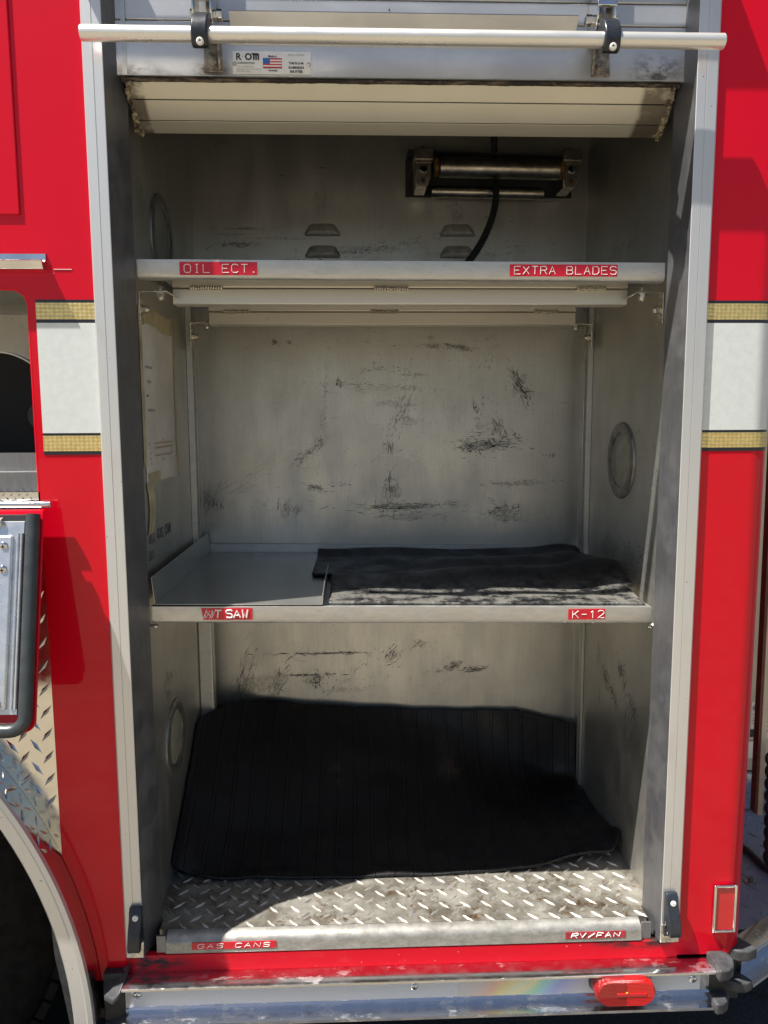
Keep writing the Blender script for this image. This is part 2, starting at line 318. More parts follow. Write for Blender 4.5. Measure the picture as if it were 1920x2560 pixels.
# ------------------------------------------------------------------ mesh helpers
class MB:
    def __init__(s): s.v = []; s.f = []; s.mi = []; s.cur = 0
    def m(s, i): s.cur = i; return s
    def add(s, vs, fs):
        o = len(s.v); s.v += [tuple(v) for v in vs]
        for f in fs: s.f.append(tuple(o+i for i in f)); s.mi.append(s.cur)
        return s
    def box(s, a, b):
        x0, y0, z0 = (min(a[i], b[i]) for i in range(3)); x1, y1, z1 = (max(a[i], b[i]) for i in range(3))
        return s.add([(x0,y0,z0),(x1,y0,z0),(x1,y1,z0),(x0,y1,z0),(x0,y0,z1),(x1,y0,z1),(x1,y1,z1),(x0,y1,z1)],
                     [(0,3,2,1),(4,5,6,7),(0,1,5,4),(1,2,6,5),(2,3,7,6),(3,0,4,7)])
    def obox(s, c, u, v, w_):     # oriented box, half vectors
        c, u, v, w_ = map(Vector, (c, u, v, w_)); P = []
        for sz in (-1, 1):
            for su, sv in ((-1,-1),(1,-1),(1,1),(-1,1)): P.append(c+u*su+v*sv+w_*sz)
        return s.add(P, [(0,3,2,1),(4,5,6,7),(0,1,5,4),(1,2,6,5),(2,3,7,6),(3,0,4,7)])
    def prism(s, pts, d):         # closed 3-D polygon swept by d
        n = len(pts); d = Vector(d); a = [Vector(p) for p in pts]
        return s.add(a+[p+d for p in a], [tuple(range(n))[::-1], tuple(range(n, 2*n))]+[(i, (i+1) % n, n+(i+1) % n, n+i) for i in range(n)])
    def cyl(s, a, b, r, n=20, r2=None, cap=True):
        a, b = Vector(a), Vector(b); r2 = r if r2 is None else r2
        d = (b-a).normalized(); u = d.orthogonal().normalized(); v = d.cross(u)
        P = []
        for c, q in ((a, r), (b, r2)):
            for i in range(n):
                t = 2*math.pi*i/n; P.append(c+(u*math.cos(t)+v*math.sin(t))*q)
        F = [(i, (i+1) % n, n+(i+1) % n, n+i) for i in range(n)]
        if cap: F += [tuple(range(n))[::-1], tuple(range(n, 2*n))]
        return s.add(P, F)
    def tube(s, path, r, n=10, cap=True):
        path = [Vector(p) for p in path]; N = len(path); P = []; prev = None
        for i, p in enumerate(path):
            d = (path[min(i+1, N-1)]-path[max(i-1, 0)]).normalized()
            u = (prev - d*prev.dot(d)).normalized() if prev is not None else d.orthogonal().normalized()
            prev = u; v = d.cross(u); rr = r[i] if isinstance(r, (list, tuple)) else r
            for j in range(n):
                t = 2*math.pi*j/n; P.append(p+(u*math.cos(t)+v*math.sin(t))*rr)
        F = [(i*n+j, i*n+(j+1) % n, (i+1)*n+(j+1) % n, (i+1)*n+j) for i in range(N-1) for j in range(n)]
        if cap: F += [tuple(range(n))[::-1], tuple((N-1)*n+j for j in range(n))]
        return s.add(P, F)
    def lathe(s, c, ax, prof, n=24):   # prof: (distance along axis, radius)
        c, ax = Vector(c), Vector(ax).normalized(); u = ax.orthogonal().normalized(); v = ax.cross(u); P = []
        for h, r in prof:
            for j in range(n):
                t = 2*math.pi*j/n; P.append(c+ax*h+(u*math.cos(t)+v*math.sin(t))*max(r, 1e-5))
        F = [(i*n+j, i*n+(j+1) % n, (i+1)*n+(j+1) % n, (i+1)*n+j) for i in range(len(prof)-1) for j in range(n)]
        return s.add(P, F)
    def grid(s, fn, nu, nv):
        P = [fn(i/nu, j/nv) for j in range(nv+1) for i in range(nu+1)]
        return s.add(P, [(j*(nu+1)+i, j*(nu+1)+i+1, (j+1)*(nu+1)+i+1, (j+1)*(nu+1)+i) for j in range(nv) for i in range(nu)])
    def hexnut(s, c, ax, r, h, up=None):
        c, ax = Vector(c), Vector(ax).normalized(); return s.cyl(c, c+ax*h, r, 6)
    def acorn(s, c, ax, r=.0075):
        s.cyl(c, Vector(c)+Vector(ax)*.0015, r*1.45, 18)
        s.cyl(Vector(c)+Vector(ax)*.0015, Vector(c)+Vector(ax)*.0085, r*1.12, 6)
        s.lathe(Vector(c)+Vector(ax)*.0085, ax, [(0, r*.98), (.003, r*.95), (.0065, r*.72), (.0085, r*.35), (.009, 0)], 14)
        return s
    def diamonds(s, o, u, v, n, U, V, pitch=.0275, L=.035, W=.0088, h=.0017, test=None, rot=0.0):
        o, u, v, n = map(Vector, (o, u, v, n)); i = 0
        a_ = R(45)+rot
        for i in range(int(U/pitch/2)+1):
            for j in range(int(V/pitch)+1):
                p = o+u*((2*i+.5+(j % 2))*pitch)+v*(j+.5)*pitch
                if test and not test(p): continue
                t = a_ if j % 2 else -a_
                t += random.uniform(-.03, .03)
                d = u*math.cos(t)+v*math.sin(t); e = n.cross(d)
                P = [p-d*L/2-n*.0003, p-e*W/2-n*.0003, p+d*L/2-n*.0003, p+e*W/2-n*.0003, p-d*L*.26+n*h, p+d*L*.26+n*h]
                s.add(P, [(0,1,5,4),(1,2,5),(2,3,4,5),(3,0,4)])
        return s
    def build(s, name, mats, parent=None, smooth=35, bevel=0, seg=2, solid=0):
        me = bpy.data.meshes.new(name); me.from_pydata(s.v, [], s.f)
        if not isinstance(mats, (list, tuple)): mats = [mats]
        for q in mats: me.materials.append(q)
        me.polygons.foreach_set('material_index', s.mi); me.update()
        bm = bmesh.new(); bm.from_mesh(me); bmesh.ops.recalc_face_normals(bm, faces=bm.faces) if not getattr(s, 'keep', False) else None; bm.to_mesh(me); bm.free()
        if smooth:
            me.polygons.foreach_set('use_smooth', [True]*len(me.polygons)); me.set_sharp_from_angle(angle=R(smooth))
        o = bpy.data.objects.new(name, me); COL.objects.link(o)
        if parent is not None:
            o.parent = parent
            rt = parent
            base = Vector((0, 0, 0))
            while rt is not None: base += rt.location; rt = rt.parent
            me.transform(Matrix.Translation(-base))
        if solid:
            q = o.modifiers.new('solid', 'SOLIDIFY'); q.thickness = solid; q.offset = -1
        if bevel:
            q = o.modifiers.new('bevel', 'BEVEL'); q.width = bevel; q.segments = seg; q.limit_method = 'ANGLE'; q.angle_limit = R(40)
            q.harden_normals = False
        return o
def tag(o, label=None, cat=None, group=None, kind=None):
    for a, v in (('label', label), ('category', cat), ('group', group), ('kind', kind)):
        if v: o[a] = v
    return o
def empty(name, loc, label, cat, group=None):
    o = bpy.data.objects.new(name, None); COL.objects.link(o); o.location = loc; o.empty_display_size = .1
    return tag(o, label, cat, group)
def text_into(mb, txt, size, pos, ax=(1,0,0), up=(0,0,1), mi=0, width=None, depth=.0004, align='LEFT', off=0.):
    cu = bpy.data.curves.new('t', 'FONT'); cu.body = txt; cu.size = size; cu.align_x = align; cu.resolution_u = 2; cu.offset = off
    o = bpy.data.objects.new('t', cu); COL.objects.link(o)
    dg = bpy.context.evaluated_depsgraph_get(); dg.update(); me = bpy.data.meshes.new_from_object(o.evaluated_get(dg))
    ax, up, pos = Vector(ax), Vector(up), Vector(pos); n = ax.cross(up)
    xs = [v.co.x for v in me.vertices]; sx = 1
    if width and xs: sx = width/(max(xs)-min(xs)) if align == 'LEFT' else 1
    P = [pos+ax*v.co.x*sx+up*v.co.y+n*depth for v in me.vertices]
    old = mb.cur; mb.cur = mi; mb.add(P, [tuple(p.vertices) for p in me.polygons]); mb.cur = old
    bpy.data.objects.remove(o); bpy.data.meshes.remove(me); bpy.data.curves.remove(cu)
STROKES = {
 'O': [[(.2,0),(.8,0),(1,.2),(1,.8),(.8,1),(.2,1),(0,.8),(0,.2),(.2,0)]], 'I': [[(.5,0),(.5,1)],[(.3,0),(.7,0)],[(.3,1),(.7,1)]],
 'L': [[(0,1),(0,0),(1,0)]], 'E': [[(1,1),(0,1),(0,0),(1,0)],[(0,.5),(.75,.5)]], 'C': [[(1,.85),(.8,1),(.2,1),(0,.8),(0,.2),(.2,0),(.8,0),(1,.15)]],
 'T': [[(0,1),(1,1)],[(.5,1),(.5,0)]], '.': [[(.4,0),(.5,0),(.5,.08),(.4,.08),(.4,0)]], 'X': [[(0,0),(1,1)],[(0,1),(1,0)]],
 'R': [[(0,0),(0,1),(.8,1),(1,.85),(1,.65),(.8,.5),(0,.5)],[(.6,.5),(1,0)]], 'A': [[(0,0),(.5,1),(1,0)],[(.18,.35),(.82,.35)]],
 'B': [[(0,0),(0,1),(.75,1),(.92,.87),(.92,.65),(.75,.52),(0,.52)],[(.75,.52),(1,.38),(1,.15),(.8,0),(0,0)]],
 'D': [[(0,0),(0,1),(.7,1),(1,.75),(1,.25),(.7,0),(0,0)]], 'S': [[(1,.85),(.8,1),(.2,1),(0,.85),(0,.65),(.2,.52),(.8,.5),(1,.36),(1,.15),(.8,0),(.2,0),(0,.15)]],
 'K': [[(0,0),(0,1)],[(1,1),(0,.42)],[(.3,.6),(1,0)]], '-': [[(.1,.5),(.9,.5)]], '1': [[(.25,.8),(.55,1),(.55,0)]],
 '2': [[(0,.82),(.2,1),(.8,1),(1,.82),(1,.62),(0,0),(1,0)]], 'G': [[(1,.85),(.8,1),(.2,1),(0,.8),(0,.2),(.2,0),(.8,0),(1,.2),(1,.48),(.55,.48)]],
 'N': [[(0,0),(0,1),(1,0),(1,1)]], 'W': [[(0,1),(.25,0),(.5,.7),(.75,0),(1,1)]], 'V': [[(0,1),(.5,0),(1,1)]], 'F': [[(1,1),(0,1),(0,0)],[(0,.5),(.75,.5)]], '/': [[(0,0),(1,1)]], 'Y': [[(0,1),(.5,.5),(1,1)],[(.5,.5),(.5,0)]]}
def engraved(mb, txt, o, ax, up, n, h, adv, cw, r=.0008, skew=0, jit=0):
    o, ax, up, n = map(Vector, (o, ax, up, n))
    for i, ch in enumerate(txt):
        if ch == ' ': continue
        b_ = o+ax*adv*i
        for st in STROKES[ch]:
            mb.tube([b_+ax*(x*cw+skew*y*h+random.uniform(-jit, jit))+up*(y*h+random.uniform(-jit, jit))+n*r*.2 for x, y in st], r, 6)
def label_plate(name, txt, x0, x1, z0, z1, y, h, adv, cw, start, parent, tilt=None, r=.0008, skew=0, zf=None):
    mb = MB(); mb.m(0)
    if tilt is None:
        mb.prism([(x0, y, z0), (x1, y, z0+(zf or 0)), (x1, y, z1+(zf or 0)), (x0, y, z1)], (0, -.0014, 0))
        ax = Vector((x1-x0, 0, zf or 0)).normalized()
        mb.m(1); engraved(mb, txt, (x0+start, y-.0014, z0+(z1-z0-h)/2), ax, (0, 0, 1), (0, -1, 0), h, adv, cw, r, skew)
    return mb.build(name, [LBL, LBLW], parent)

# ------------------------------------------------------------------ setting
g = MB(); g.add([(-60,-60,0),(60,-60,0),(60,60,0),(-60,60,0)], [(0,1,2,3)]); tag(g.build('ground', ASPH), kind='structure')
g = MB(); g.add([(-30,-30,.004),(30,-30,.004),(30,-.55,.004),(-30,-.55,.004)], [(0,1,2,3)]); tag(g.build('pavement', CONC), kind='structure')
g = MB()
pts = [Vector((.93, .62, .003)), Vector((1.0, .52, .003)), Vector((1.06, .45, .003)), Vector((1.2, .36, .003))]
for a, b in zip(pts, pts[1:]):
    d = (b-a).normalized(); e = Vector((-d.y, d.x, 0))*.003; g.add([a-e, b-e, b+e, a+e], [(0,1,2,3)])
tag(g.build('pavement_crack', INK), kind='structure')

# ------------------------------------------------------------------ the truck
T = empty('fire_engine', (0, 0, 0), 'red fire engine with an open roller shutter on its side compartment', 'fire engine')

# --- side panels
def arc(c, r, a0, a1, n, y): return [(c[0]+r*math.cos(a0+(a1-a0)*i/n), y, c[1]+r*math.sin(a0+(a1-a0)*i/n)) for i in range(n+1)]
AC, AR = (-1.484, .352), .9455
a_lo = math.asin((.432-.352)/AR); a_hi = math.acos((-.609+1.484)/AR)
rp = [(-.611-.032+.032*math.sin(math.pi/2*i/8), 0, 1.842-.032+.032*math.cos(math.pi/2*i/8)) for i in range(9)]
poly = [(-2.4, 0, 3.0), (-.487, 0, 3.0), (-.487, 0, .432)] + arc(AC, AR, a_lo, a_hi, 20, 0) + rp[::-1] + [(-2.4, 0, 1.842)]
mb = MB(); mb.prism(poly, (0, .004, 0))
left_panel = mb.build('side_panel', RED, T, bevel=.0015); up_panel = left_panel
mb = MB()   # rolled lip of the opening
path = [(-2.4, .003, 1.842)]+[p for p in [(q[0], .003, q[2]) for q in rp]]+[(-.611, .003, 1.46)]
mb.tube(path, .0035, 10)
path = [(-2.4, .002, 1.870)]+[(q[0]+.022, .0015, q[2]+.024) for q in rp]+[(-.589, .0015, 1.835)]
mb.build('opening_lip', RED, up_panel)
mb = MB(); mb.box((-2.4, .0, 1.974), (-.615, -.004, 3.0)); mb.build('raised_panel', RED, T, bevel=.003, seg=3)
# header above and right panel with rounded rear corner
mb = MB(); mb.box((-.4868, 0, 2.52), (.7798, .004, 3.0)); mb.build('header_panel', RED, T)
mb = MB(); n = 14; X0, RC = .781, .05
prof = [(.6800, 0)]+[(X0+RC*math.sin(math.pi/2*i/n), RC-RC*math.cos(math.pi/2*i/n)) for i in range(n+1)]+[(.831, 2.35)]
zs = [.452, 3.0]
P = [(x, y, z) for z in zs for x, y in prof]; N = len(prof)
mb.add(P, [(i, i+1, N+i+1, N+i) for i in range(N-1)])
corner = mb.build('corner_panel', RED, T, solid=0)
# body shell: roof, back, underside (keeps the compartments dark)
mb = MB(); mb.box((-2.4, .01, 3.0), (.83, 2.35, 3.02)); mb.box((-2.4, 2.3, .36), (.829, 2.34, 3.0)); mb.box((-.58, .02, .33), (.829, 2.3, .352)); mb.box((-2.4, .75, .352), (-.46, .77, 3))
mb.build('body_shell', DARK, T)

# --- stripes (stick-on bands), both sides
def band(x0, x1, wrap, z0, z1, mat, name, parent, off):
    mb = MB()
    if not wrap:
        mb.box((x0, -off, z0), (x1, -.0001, z1))
    else:
        pr = [(x0, -off)]+[(X0+(RC+off)*math.sin(math.pi/2*i/n), RC-(RC+off)*math.cos(math.pi/2*i/n)) for i in range(n+1)]+[(.831+off, .4)]
        P = [(x, y, z) for z in (z0, z1) for x, y in pr]; M = len(pr)
        mb.add(P, [(i, i+1, M+i+1, M+i) for i in range(M-1)])
    return mb.build(name, mat, parent)
for x0, x1, wrap, par in ((-.597, -.4885, False, left_panel), (.6815, .8, True, corner)):
    band(x0, x1, wrap, 1.573, 1.779, WHITE, 'white_band', par, .0011)
    for z0, z1 in ((1.7855, 1.8160), (1.5385, 1.5680)):
        band(x0, x1, wrap, z0, z1, GOLD, 'gold_stripe', par, .0012)
    for z0, z1 in ((1.8160, 1.8215), (1.7790, 1.7855), (1.5680, 1.5730), (1.5315, 1.5385)):
        band(x0, x1, wrap, z0, z1, BLACKTAPE, 'black_pinstripe', par, .0010)

# --- sill under the opening
mb = MB(); mb.prism([(-.487, .004, .432), (-.487, 0, .432), (-.487, 0, .4855), (-.487, .006, .488), (-.487, .012, .488), (-.487, .012, .432)], (1.167, 0, 0)); mb.build('sill_panel', RED_SILL, T)
mb = MB()
mb.prism([(-.4068, -.0015, .4885), (-.4068, .0002, .4945), (-.4068, .0008, .5085), (-.4068, .0035, .5150), (-.4068, .0110, .5215), (-.4068, .0230, .5266), (-.4068, .0260, .5266), (-.4068, .0260, .4885)], (1.0090, 0, 0))
k = NM('dirty_sill_metal', (.36, .35, .32), .45, .55)
k.col(k.mix(k.rng(k.noise(40, 6, .75, (1, 1, 2)), .30, .70), (.24, .23, .205), (.38, .37, .345))); k.ro(k.rng(k.noise(30, 5, .7), .3, .7, .36, .55))
sill = mb.build('sill_trim', k.m, T, bevel=.0015)
# labels on the slope of the sill trim
sn = Vector((0, -1, .045)).normalized(); su = Vector((0, .045, 1)).normalized()
def sill_label(txt, x0, x1, skew, worn):
    mb = MB(); o = Vector((x0, .0003, .4965))+sn*.0002
    H = .0150
    mb.m(0).prism([o, o+Vector((x1-x0, 0, 0)), o+Vector((x1-x0, 0, 0))+su*H, o+su*H], sn*.0012)
    mb.m(1); engraved(mb, txt, o+Vector((.012, 0, 0))+su*.0030+sn*.0012, (1,0,0), su, sn, .0090, (x1-x0-.02)/len(txt), .0125, .0007 if not worn else .0011, .28, .0010 if worn else 0)
    return mb.build('label', [LBL, LBLW], sill)
sill_label('GAS CANS', -.352, -.176, .28, False)
o = sill_label('RV/FAN', .437, .566, 0, True); o.data.materials[0] = simple('faded_red_plastic', (.34, .02, .03), .55, 0, 0, 60, .3);  o['label'] = 'worn red label with scratched white letters'

# --- door frame
def frame_side(sx, xin, xout):
    mb = MB(); s_ = 1 if sx > 0 else -1
    # cover strip: flat face with a rounded outer edge and a fine seam
    xo, xi = xout, xin
    pr = [(xo, -.0002), (xo-s_*.0008, -.006), (xo-s_*.004, -.009), (xi+s_*.0185, -.0095), (xi+s_*.0180, -.0085), (xi+s_*.0172, -.0085), (xi+s_*.0167, -.0095), (xi+s_*.001, -.0095), (xi, -.0085), (xi, -.0002)]
    mb.prism([(x, y, .489) for x, y in pr], (0, 0, 2.031))
    return mb.build('frame_strip', FRAME, T)
fl = frame_side(-1, -.449, -.4875); fr = frame_side(1, .638, .6805)
def track(xa, xb, s_):
    mb = MB()
    mb.prism([(xa, -.0082, .4888), (xa+s_*.002, .004, .4888), (xb+s_*.001, .054, .4888), (xb, .060, .4888), (xb-s_*.018, .060, .4888), (xb-s_*.018, .056, .4888), (xa-s_*.001, .0005, .4888)], (0, 0, 2.024))
    return mb.build('guide_track', TRACK, T)
track(-.4488, -.4265, 1); track(.6378, .6235, -1)

# --- compartment box
mb = MB(); mb.box((-.46, .7, .50), (.665, .712, 2.42)); bw = mb.build('back_wall', ALU_BACK, T)
mb = MB(); mb.box((-.452, .0605, .50), (-.44, .6995, 2.42)); lw = mb.build('side_wall', ALU_SIDE, T)
mb = MB(); mb.box((.645, .0605, .50), (.657, .6995, 2.42)); rw = mb.build('side_wall', ALU_SIDE, T)
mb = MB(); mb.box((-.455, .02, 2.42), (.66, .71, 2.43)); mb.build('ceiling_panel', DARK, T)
mb = MB(); mb.box((-.4398, .0610, .505), (.6448, .6995, .5262)); mb.box((-.4240, .0265, .489), (.6210, .0610, .5262)); mb.m(1).diamonds((-.436, .022, .5262), (1,0,0), (0,1,0), (0,0,1), 1.06, .66, .0235, .034, .0088, .0028, test=lambda p: p.x < .632 and (p.y > .07 or -.412 < p.x < .610))
mb.build('diamond_plate_floor', [FLOORPL, LUG], T)
for x0, x1 in ((-.4255, -.4070), (.6024, .6225)): mb = MB(); mb.box((x0, .004, .4887), (x1, .0095, .5255)); mb.build('sill_filler', TRACK, T)
# panel joints: bright seam lines in the corners
for x in (-.4385, .6435): mb = MB(); mb.box((x-.0015, .6965, .53), (x+.0015, .6995, 2.42)); mb.build('corner_seam', BRIGHT, bw)
# louvres pressed into the back wall
LOUV = simple('pressed_aluminium', (.42, .41, .38), .5, .2, 0, 60, .2)
for cx in (-.087, .286):
    for z in (2.096, 2.038):
        mb = MB(); w0, w1 = .053, .034
        P = [(cx-w0, .6998, z), (cx+w0, .6998, z), (cx+w1, .6998, z+.034), (cx-w1, .6998, z+.034),
             (cx-w0*.86, .686, z+.004), (cx+w0*.86, .686, z+.004), (cx+w1*.86, .690, z+.024), (cx-w1*.86, .690, z+.024)]
        mb.add(P, [(4,5,6,7),(0,1,5,4),(1,2,6,5),(2,3,7,6),(3,0,4,7)])
        mb.build('louvre', LOUV, bw, bevel=.009, seg=5)
# round vent covers
def vent(x, s_, y, z, r):
    mb = MB(); mb.lathe((x, y, z), (s_, 0, 0), [(0, r), (.004, r*.985), (.006, r*.93), (.006, r*.76), (.003, r*.70), (.0005, r*.695)], 48)
    v = mb.build('vent_ring', VRING, lw if s_ > 0 else rw)
    mb = MB(); mb.lathe((x, y, z), (s_, 0, 0), [(.0005, r*.70), (.002, r*.66), (.002, 0)], 48); mb.build('vent_grille', VENT, lw if s_ > 0 else rw)
vent(-.4398, 1, .285, .842, .092); vent(-.4398, 1, .335, 2.005, .098); vent(.6448, -1, .350, 1.494, .093)
# shelf standards (channel rails) on the side walls
def rail(x, s_, y, z0, z1, d=.018, w_=.034, par=None, mat=ALU_SHELF):
    mb = MB(); y0, y1 = y-w_/2, y+w_/2
    mb.prism([(x, y0, z0), (x+s_*d, y0, z0), (x+s_*d, y0+.008, z0), (x+s_*.004, y0+.008, z0), (x+s_*.004, y1-.008, z0), (x+s_*d, y1-.008, z0), (x+s_*d, y1, z0), (x, y1, z0)], (0, 0, z1-z0))
    return mb.build('shelf_rail', mat, par, bevel=.001)
rail(-.4398, 1, .575, 1.21, 1.90, .016, .040, lw, BRIGHT); rail(.6448, -1, .615, 1.21, 1.90, .014, .040, rw, BRIGHT)
mb = MB(); mb.box((-.4398, .58, .53), (-.401, .62, 1.150)); mb.build('shelf_rail', BRIGHT, lw, bevel=.004)
rail(.6448, -1, .615, .53, 1.15, .008, .03, rw)
rail(.6448, -1, .085, 1.21, 1.88, .004, .02, rw, BRIGHT); rail(.6448, -1, .085, .95, 1.15, .004, .02, rw, BRIGHT); rail(.6448, -1, .085, 1.92, 2.02, .004, .02, rw, BRIGHT)
# handwriting on the left wall
mb = MB()
def scrawl(txt, y, z, h, adv):
    engraved(mb, txt, (-.4398, y, z), (0, 1, 0), (0, 0, 1), (1, 0, 0), h, adv, adv*.62, .0011, .15, .002)
scrawl('ALL GAS CAN', .128, 1.335, .021, .0175); scrawl('GAS', .120, 1.300, .019, .016)
mb.build('handwriting', simple('pen_ink', (.07, .07, .08), .6), lw)

# --- scuffs and scratches on the walls: bundles of fine strokes
def strokes(clusters, place, mats, par, name):
    mb = MB()
    for (cu, cv, ru, rv, ang, n_, ln, wd, mi) in clusters:
        for q in range(int(n_*1.5)):
            mi_ = mi if mi != 0 or random.random() < .55 else 1
            a = random.gauss(0, .62); b = random.gauss(0, .75)
            ca, sa = math.cos(ang), math.sin(ang)
            u, v = cu+ru*a*ca-rv*b*sa, cv+ru*a*sa+rv*b*ca
            t = ang+random.gauss(0, .22) if random.random() < .8 else random.uniform(0, math.pi)
            L_ = ln*random.uniform(.25, 1.5); w_ = wd*random.choice((.3, .35, .45, .6, .8, 1.25)); bend = random.gauss(0, .25)
            pu, pv = u-math.cos(t)*L_/2, v-math.sin(t)*L_/2; N_ = 5; A = []; B = []
            for i in range(N_+1):
                f = i/N_; ww = w_*math.sin(math.pi*min(max(f, .06), .94))*random.uniform(.6, 1.1)
                nx, ny = -math.sin(t), math.cos(t)
                A.append((pu+nx*ww, pv+ny*ww)); B.append((pu-nx*ww, pv-ny*ww))
                pu += math.cos(t)*L_/N_; pv += math.sin(t)*L_/N_; t += bend/N_
            off = random.uniform(.0001, .0006); o_ = len(A)
            mb.m(mi_).add([place(*p, off) for p in A+B], [(i, i+1, o_+i+1, o_+i) for i in range(N_)])
    return mb.build(name, mats, par, smooth=0)
SC_D = simple('scuff_dark', (.05, .048, .047), .6); SC_M = simple('scuff_grey', (.13, .125, .12), .5); SC_L = simple('scratch_bright', (.72, .71, .67), .35, .4)
bk = lambda u, v, o: (u, .6999-o, v)
random.seed(3)
cl = []
def C_(u, v, ru, rv, deg, n_, ln=.02, wd=.0007, mi=0): cl.append((u, v, ru, rv, R(deg), n_, ln, wd, mi))
C_(.468, 1.685, .050, .012, -62, 70, .018, .0011); C_(.458, 1.715, .03, .012, -60, 18, .010, .0008); C_(.49, 1.672, .02, .002, 0, 6, .02, .0006)
C_(.385, 1.521, .075, .012, 2, 120, .015, .0012); C_(.325, 1.520, .018, .014, 0, 60, .010, .0012); C_(.41, 1.565, .035, .012, -55, 22, .028, .0010); C_(.36, 1.565, .045, .02, 20, 22, .018, .0009, 1)
C_(.345, 1.62, .015, .006, -70, 12, .016, .0011); C_(.455, 1.55, .015, .006, -45, 12, .012, .001)
C_(.13, 1.345, .11, .008, 1, 110, .024, .0008); C_(.15, 1.318, .08, .008, 0, 50, .02, .0007, 1); C_(.09, 1.375, .04, .02, 80, 30, .02, .0006, 1); C_(.10, 1.405, .03, .015, 88, 26, .024, .0009, 1)
C_(.43, 1.335, .045, .012, 8, 55, .014, .0009); C_(.44, 1.31, .06, .008, 0, 30, .02, .0006, 1); C_(.40, 1.36, .05, .03, -50, 22, .02, .0005, 1)
C_(-.145, 1.495, .045, .010, 38, 40, .012, .0009); C_(-.105, 1.525, .012, .010, 60, 22, .012, .0008); C_(-.118, 1.402, .03, .006, -15, 30, .014, .0009); C_(-.05, 1.41, .03, .005, 0, 16, .01, .0007)
C_(-.047, 1.697, .008, .008, 40, 26, .009, .0010); C_(-.047, 1.697, .003, .003, 40, 10, .006, .0012, 2)
C_(.06, 1.688, .17, .006, -3, 90, .012, .0006, 1); C_(.0, 1.675, .15, .003, 3, 18, .05, .0003, 1); C_(.14, 1.65, .10, .02, 80, 70, .012, .0007, 1); C_(.12, 1.60, .08, .014, 60, 50, .010, .0008, 1)
C_(-.09, 1.61, .15, .006, 85, 60, .012, .0006, 1); C_(.10, 1.735, .05, .006, 0, 24, .010, .0006, 1); C_(.03, 1.732, .05, .008, 30, 24, .009, .0006, 1)
C_(.295, 1.795, .04, .006, -8, 45, .014, .0009, 1); C_(.22, 1.80, .05, .006, 0, 34, .010, .0008, 1); C_(.38, 1.80, .05, .014, 80, 26, .012, .0007, 1); C_(.21, 1.822, .003, .01, 90, 5, .016, .0009)
C_(.46, 1.413, .10, .007, 3, 70, .010, .0008, 1); C_(.10, 1.515, .002, .012, 84, 8, .036, .0010); C_(-.43, 1.36, .012, .05, 80, 60, .020, .0008); C_(-.42, 1.40, .02, .05, 70, 26, .03, .0004, 1)
C_(-.20, 1.345, .012, .04, 75, 30, .026, .0007); C_(-.30, 1.43, .16, .05, 30, 60, .06, .00025, 1); C_(.555, 1.49, .002, .014, 88, 8, .012, .0009); C_(-.225, 1.81, .006, .006, 60, 18, .010, .0008); C_(-.185, 1.81, .005, .006, 80, 12, .009, .0007)
C_(.38, 1.70, .25, .16, 50, 420, .005, .0006, 1); C_(.0, 1.45, .42, .22, 20, 260, .008, .0004, 1); C_(-.2, 1.7, .2, .12, 20, 90, .012, .0003, 1)
C_(.14, 1.493, .10, .003, -2, 30, .05, .0005, 2); C_(.10, 1.455, .13, .006, 0, 60, .006, .0006, 2); C_(-.20, 1.505, .12, .02, -8, 16, .05, .0004, 2); C_(-.16, 1.46, .08, .004, 4, 8, .08, .0005, 2); C_(.12, 1.54, .02, .01, 48, 5, .04, .0005, 2)
C_(.11, 1.67, .16, .03, 30, 40, .006, .0005, 2); C_(.2, 1.58, .10, .02, 20, 40, .010, .0004, 2); C_(.22, 1.475, .03, .015, 50, 30, .012, .0006, 2)
# lower bay
C_(-.12, .9125, .11, .0012, 0, 46, .022, .0008); C_(-.02, .9135, .06, .002, 0, 24, .012, .0010); C_(-.15, .848, .075, .0015, 0, 34, .022, .0010); C_(-.118, .832, .018, .014, 50, 60, .012, .0012); C_(-.34, .81, .09, .02, 70, 120, .030, .0007); C_(-.25, .80, .12, .016, 60, 110, .024, .0008)
C_(.345, .857, .03, .006, 3, 50, .014, .0010); C_(.275, .865, .028, .010, 25, 44, .016, .0008); C_(.10, .905, .02, .02, 50, 36, .016, .0009); C_(.185, .935, .03, .012, 10, 26, .010, .0008, 1); C_(.245, .835, .06, .02, 60, 70, .018, .0004, 2); C_(.25, .89, .01, .02, 75, 10, .03, .0004, 2)
C_(.1, .86, .4, .10, 20, 150, .008, .0005, 1); C_(-.08, .80, .16, .012, 40, 50, .012, .0007)
# top bay
C_(-.30, 2.115, .07, .002, 0, 20, .02, .0006); C_(-.32, 2.073, .06, .004, 3, 36, .022, .0007); C_(.0, 2.055, .30, .010, 10, 170, .012, .0007); C_(.42, 2.06, .12, .02, 10, 60, .014, .0006); C_(.1, 2.09, .3, .04, 30, 80, .008, .0005, 1)
strokes(cl, bk, [SC_D, SC_M, SC_L], bw, 'scuff_marks')
cl = []
C_(.30, .98, .02, .03, 120, 30, .03, .0010, 1); C_(.22, .92, .015, .03, 125, 30, .03, .0010); C_(.42, .93, .012, .02, 130, 26, .02, .0010); C_(.35, .90, .012, .03, 125, 26, .024, .0009); C_(.22, .86, .04, .05, 110, 40, .016, .0008); C_(.30, .76, .05, .07, 60, 60, .016, .0006)
C_(.20, .70, .05, .05, 120, 40, .02, .0005); C_(.30, .62, .10, .04, 40, 50, .014, .0006); C_(.42, .80, .10, .05, 120, 40, .012, .0005, 1); C_(.20, 1.26, .05, .05, 150, 60, .02, .0006); C_(.40, 1.27, .10, .03, 160, 60, .016, .0006); C_(.28, 1.23, .05, .04, 150, 90, .014, .0009)
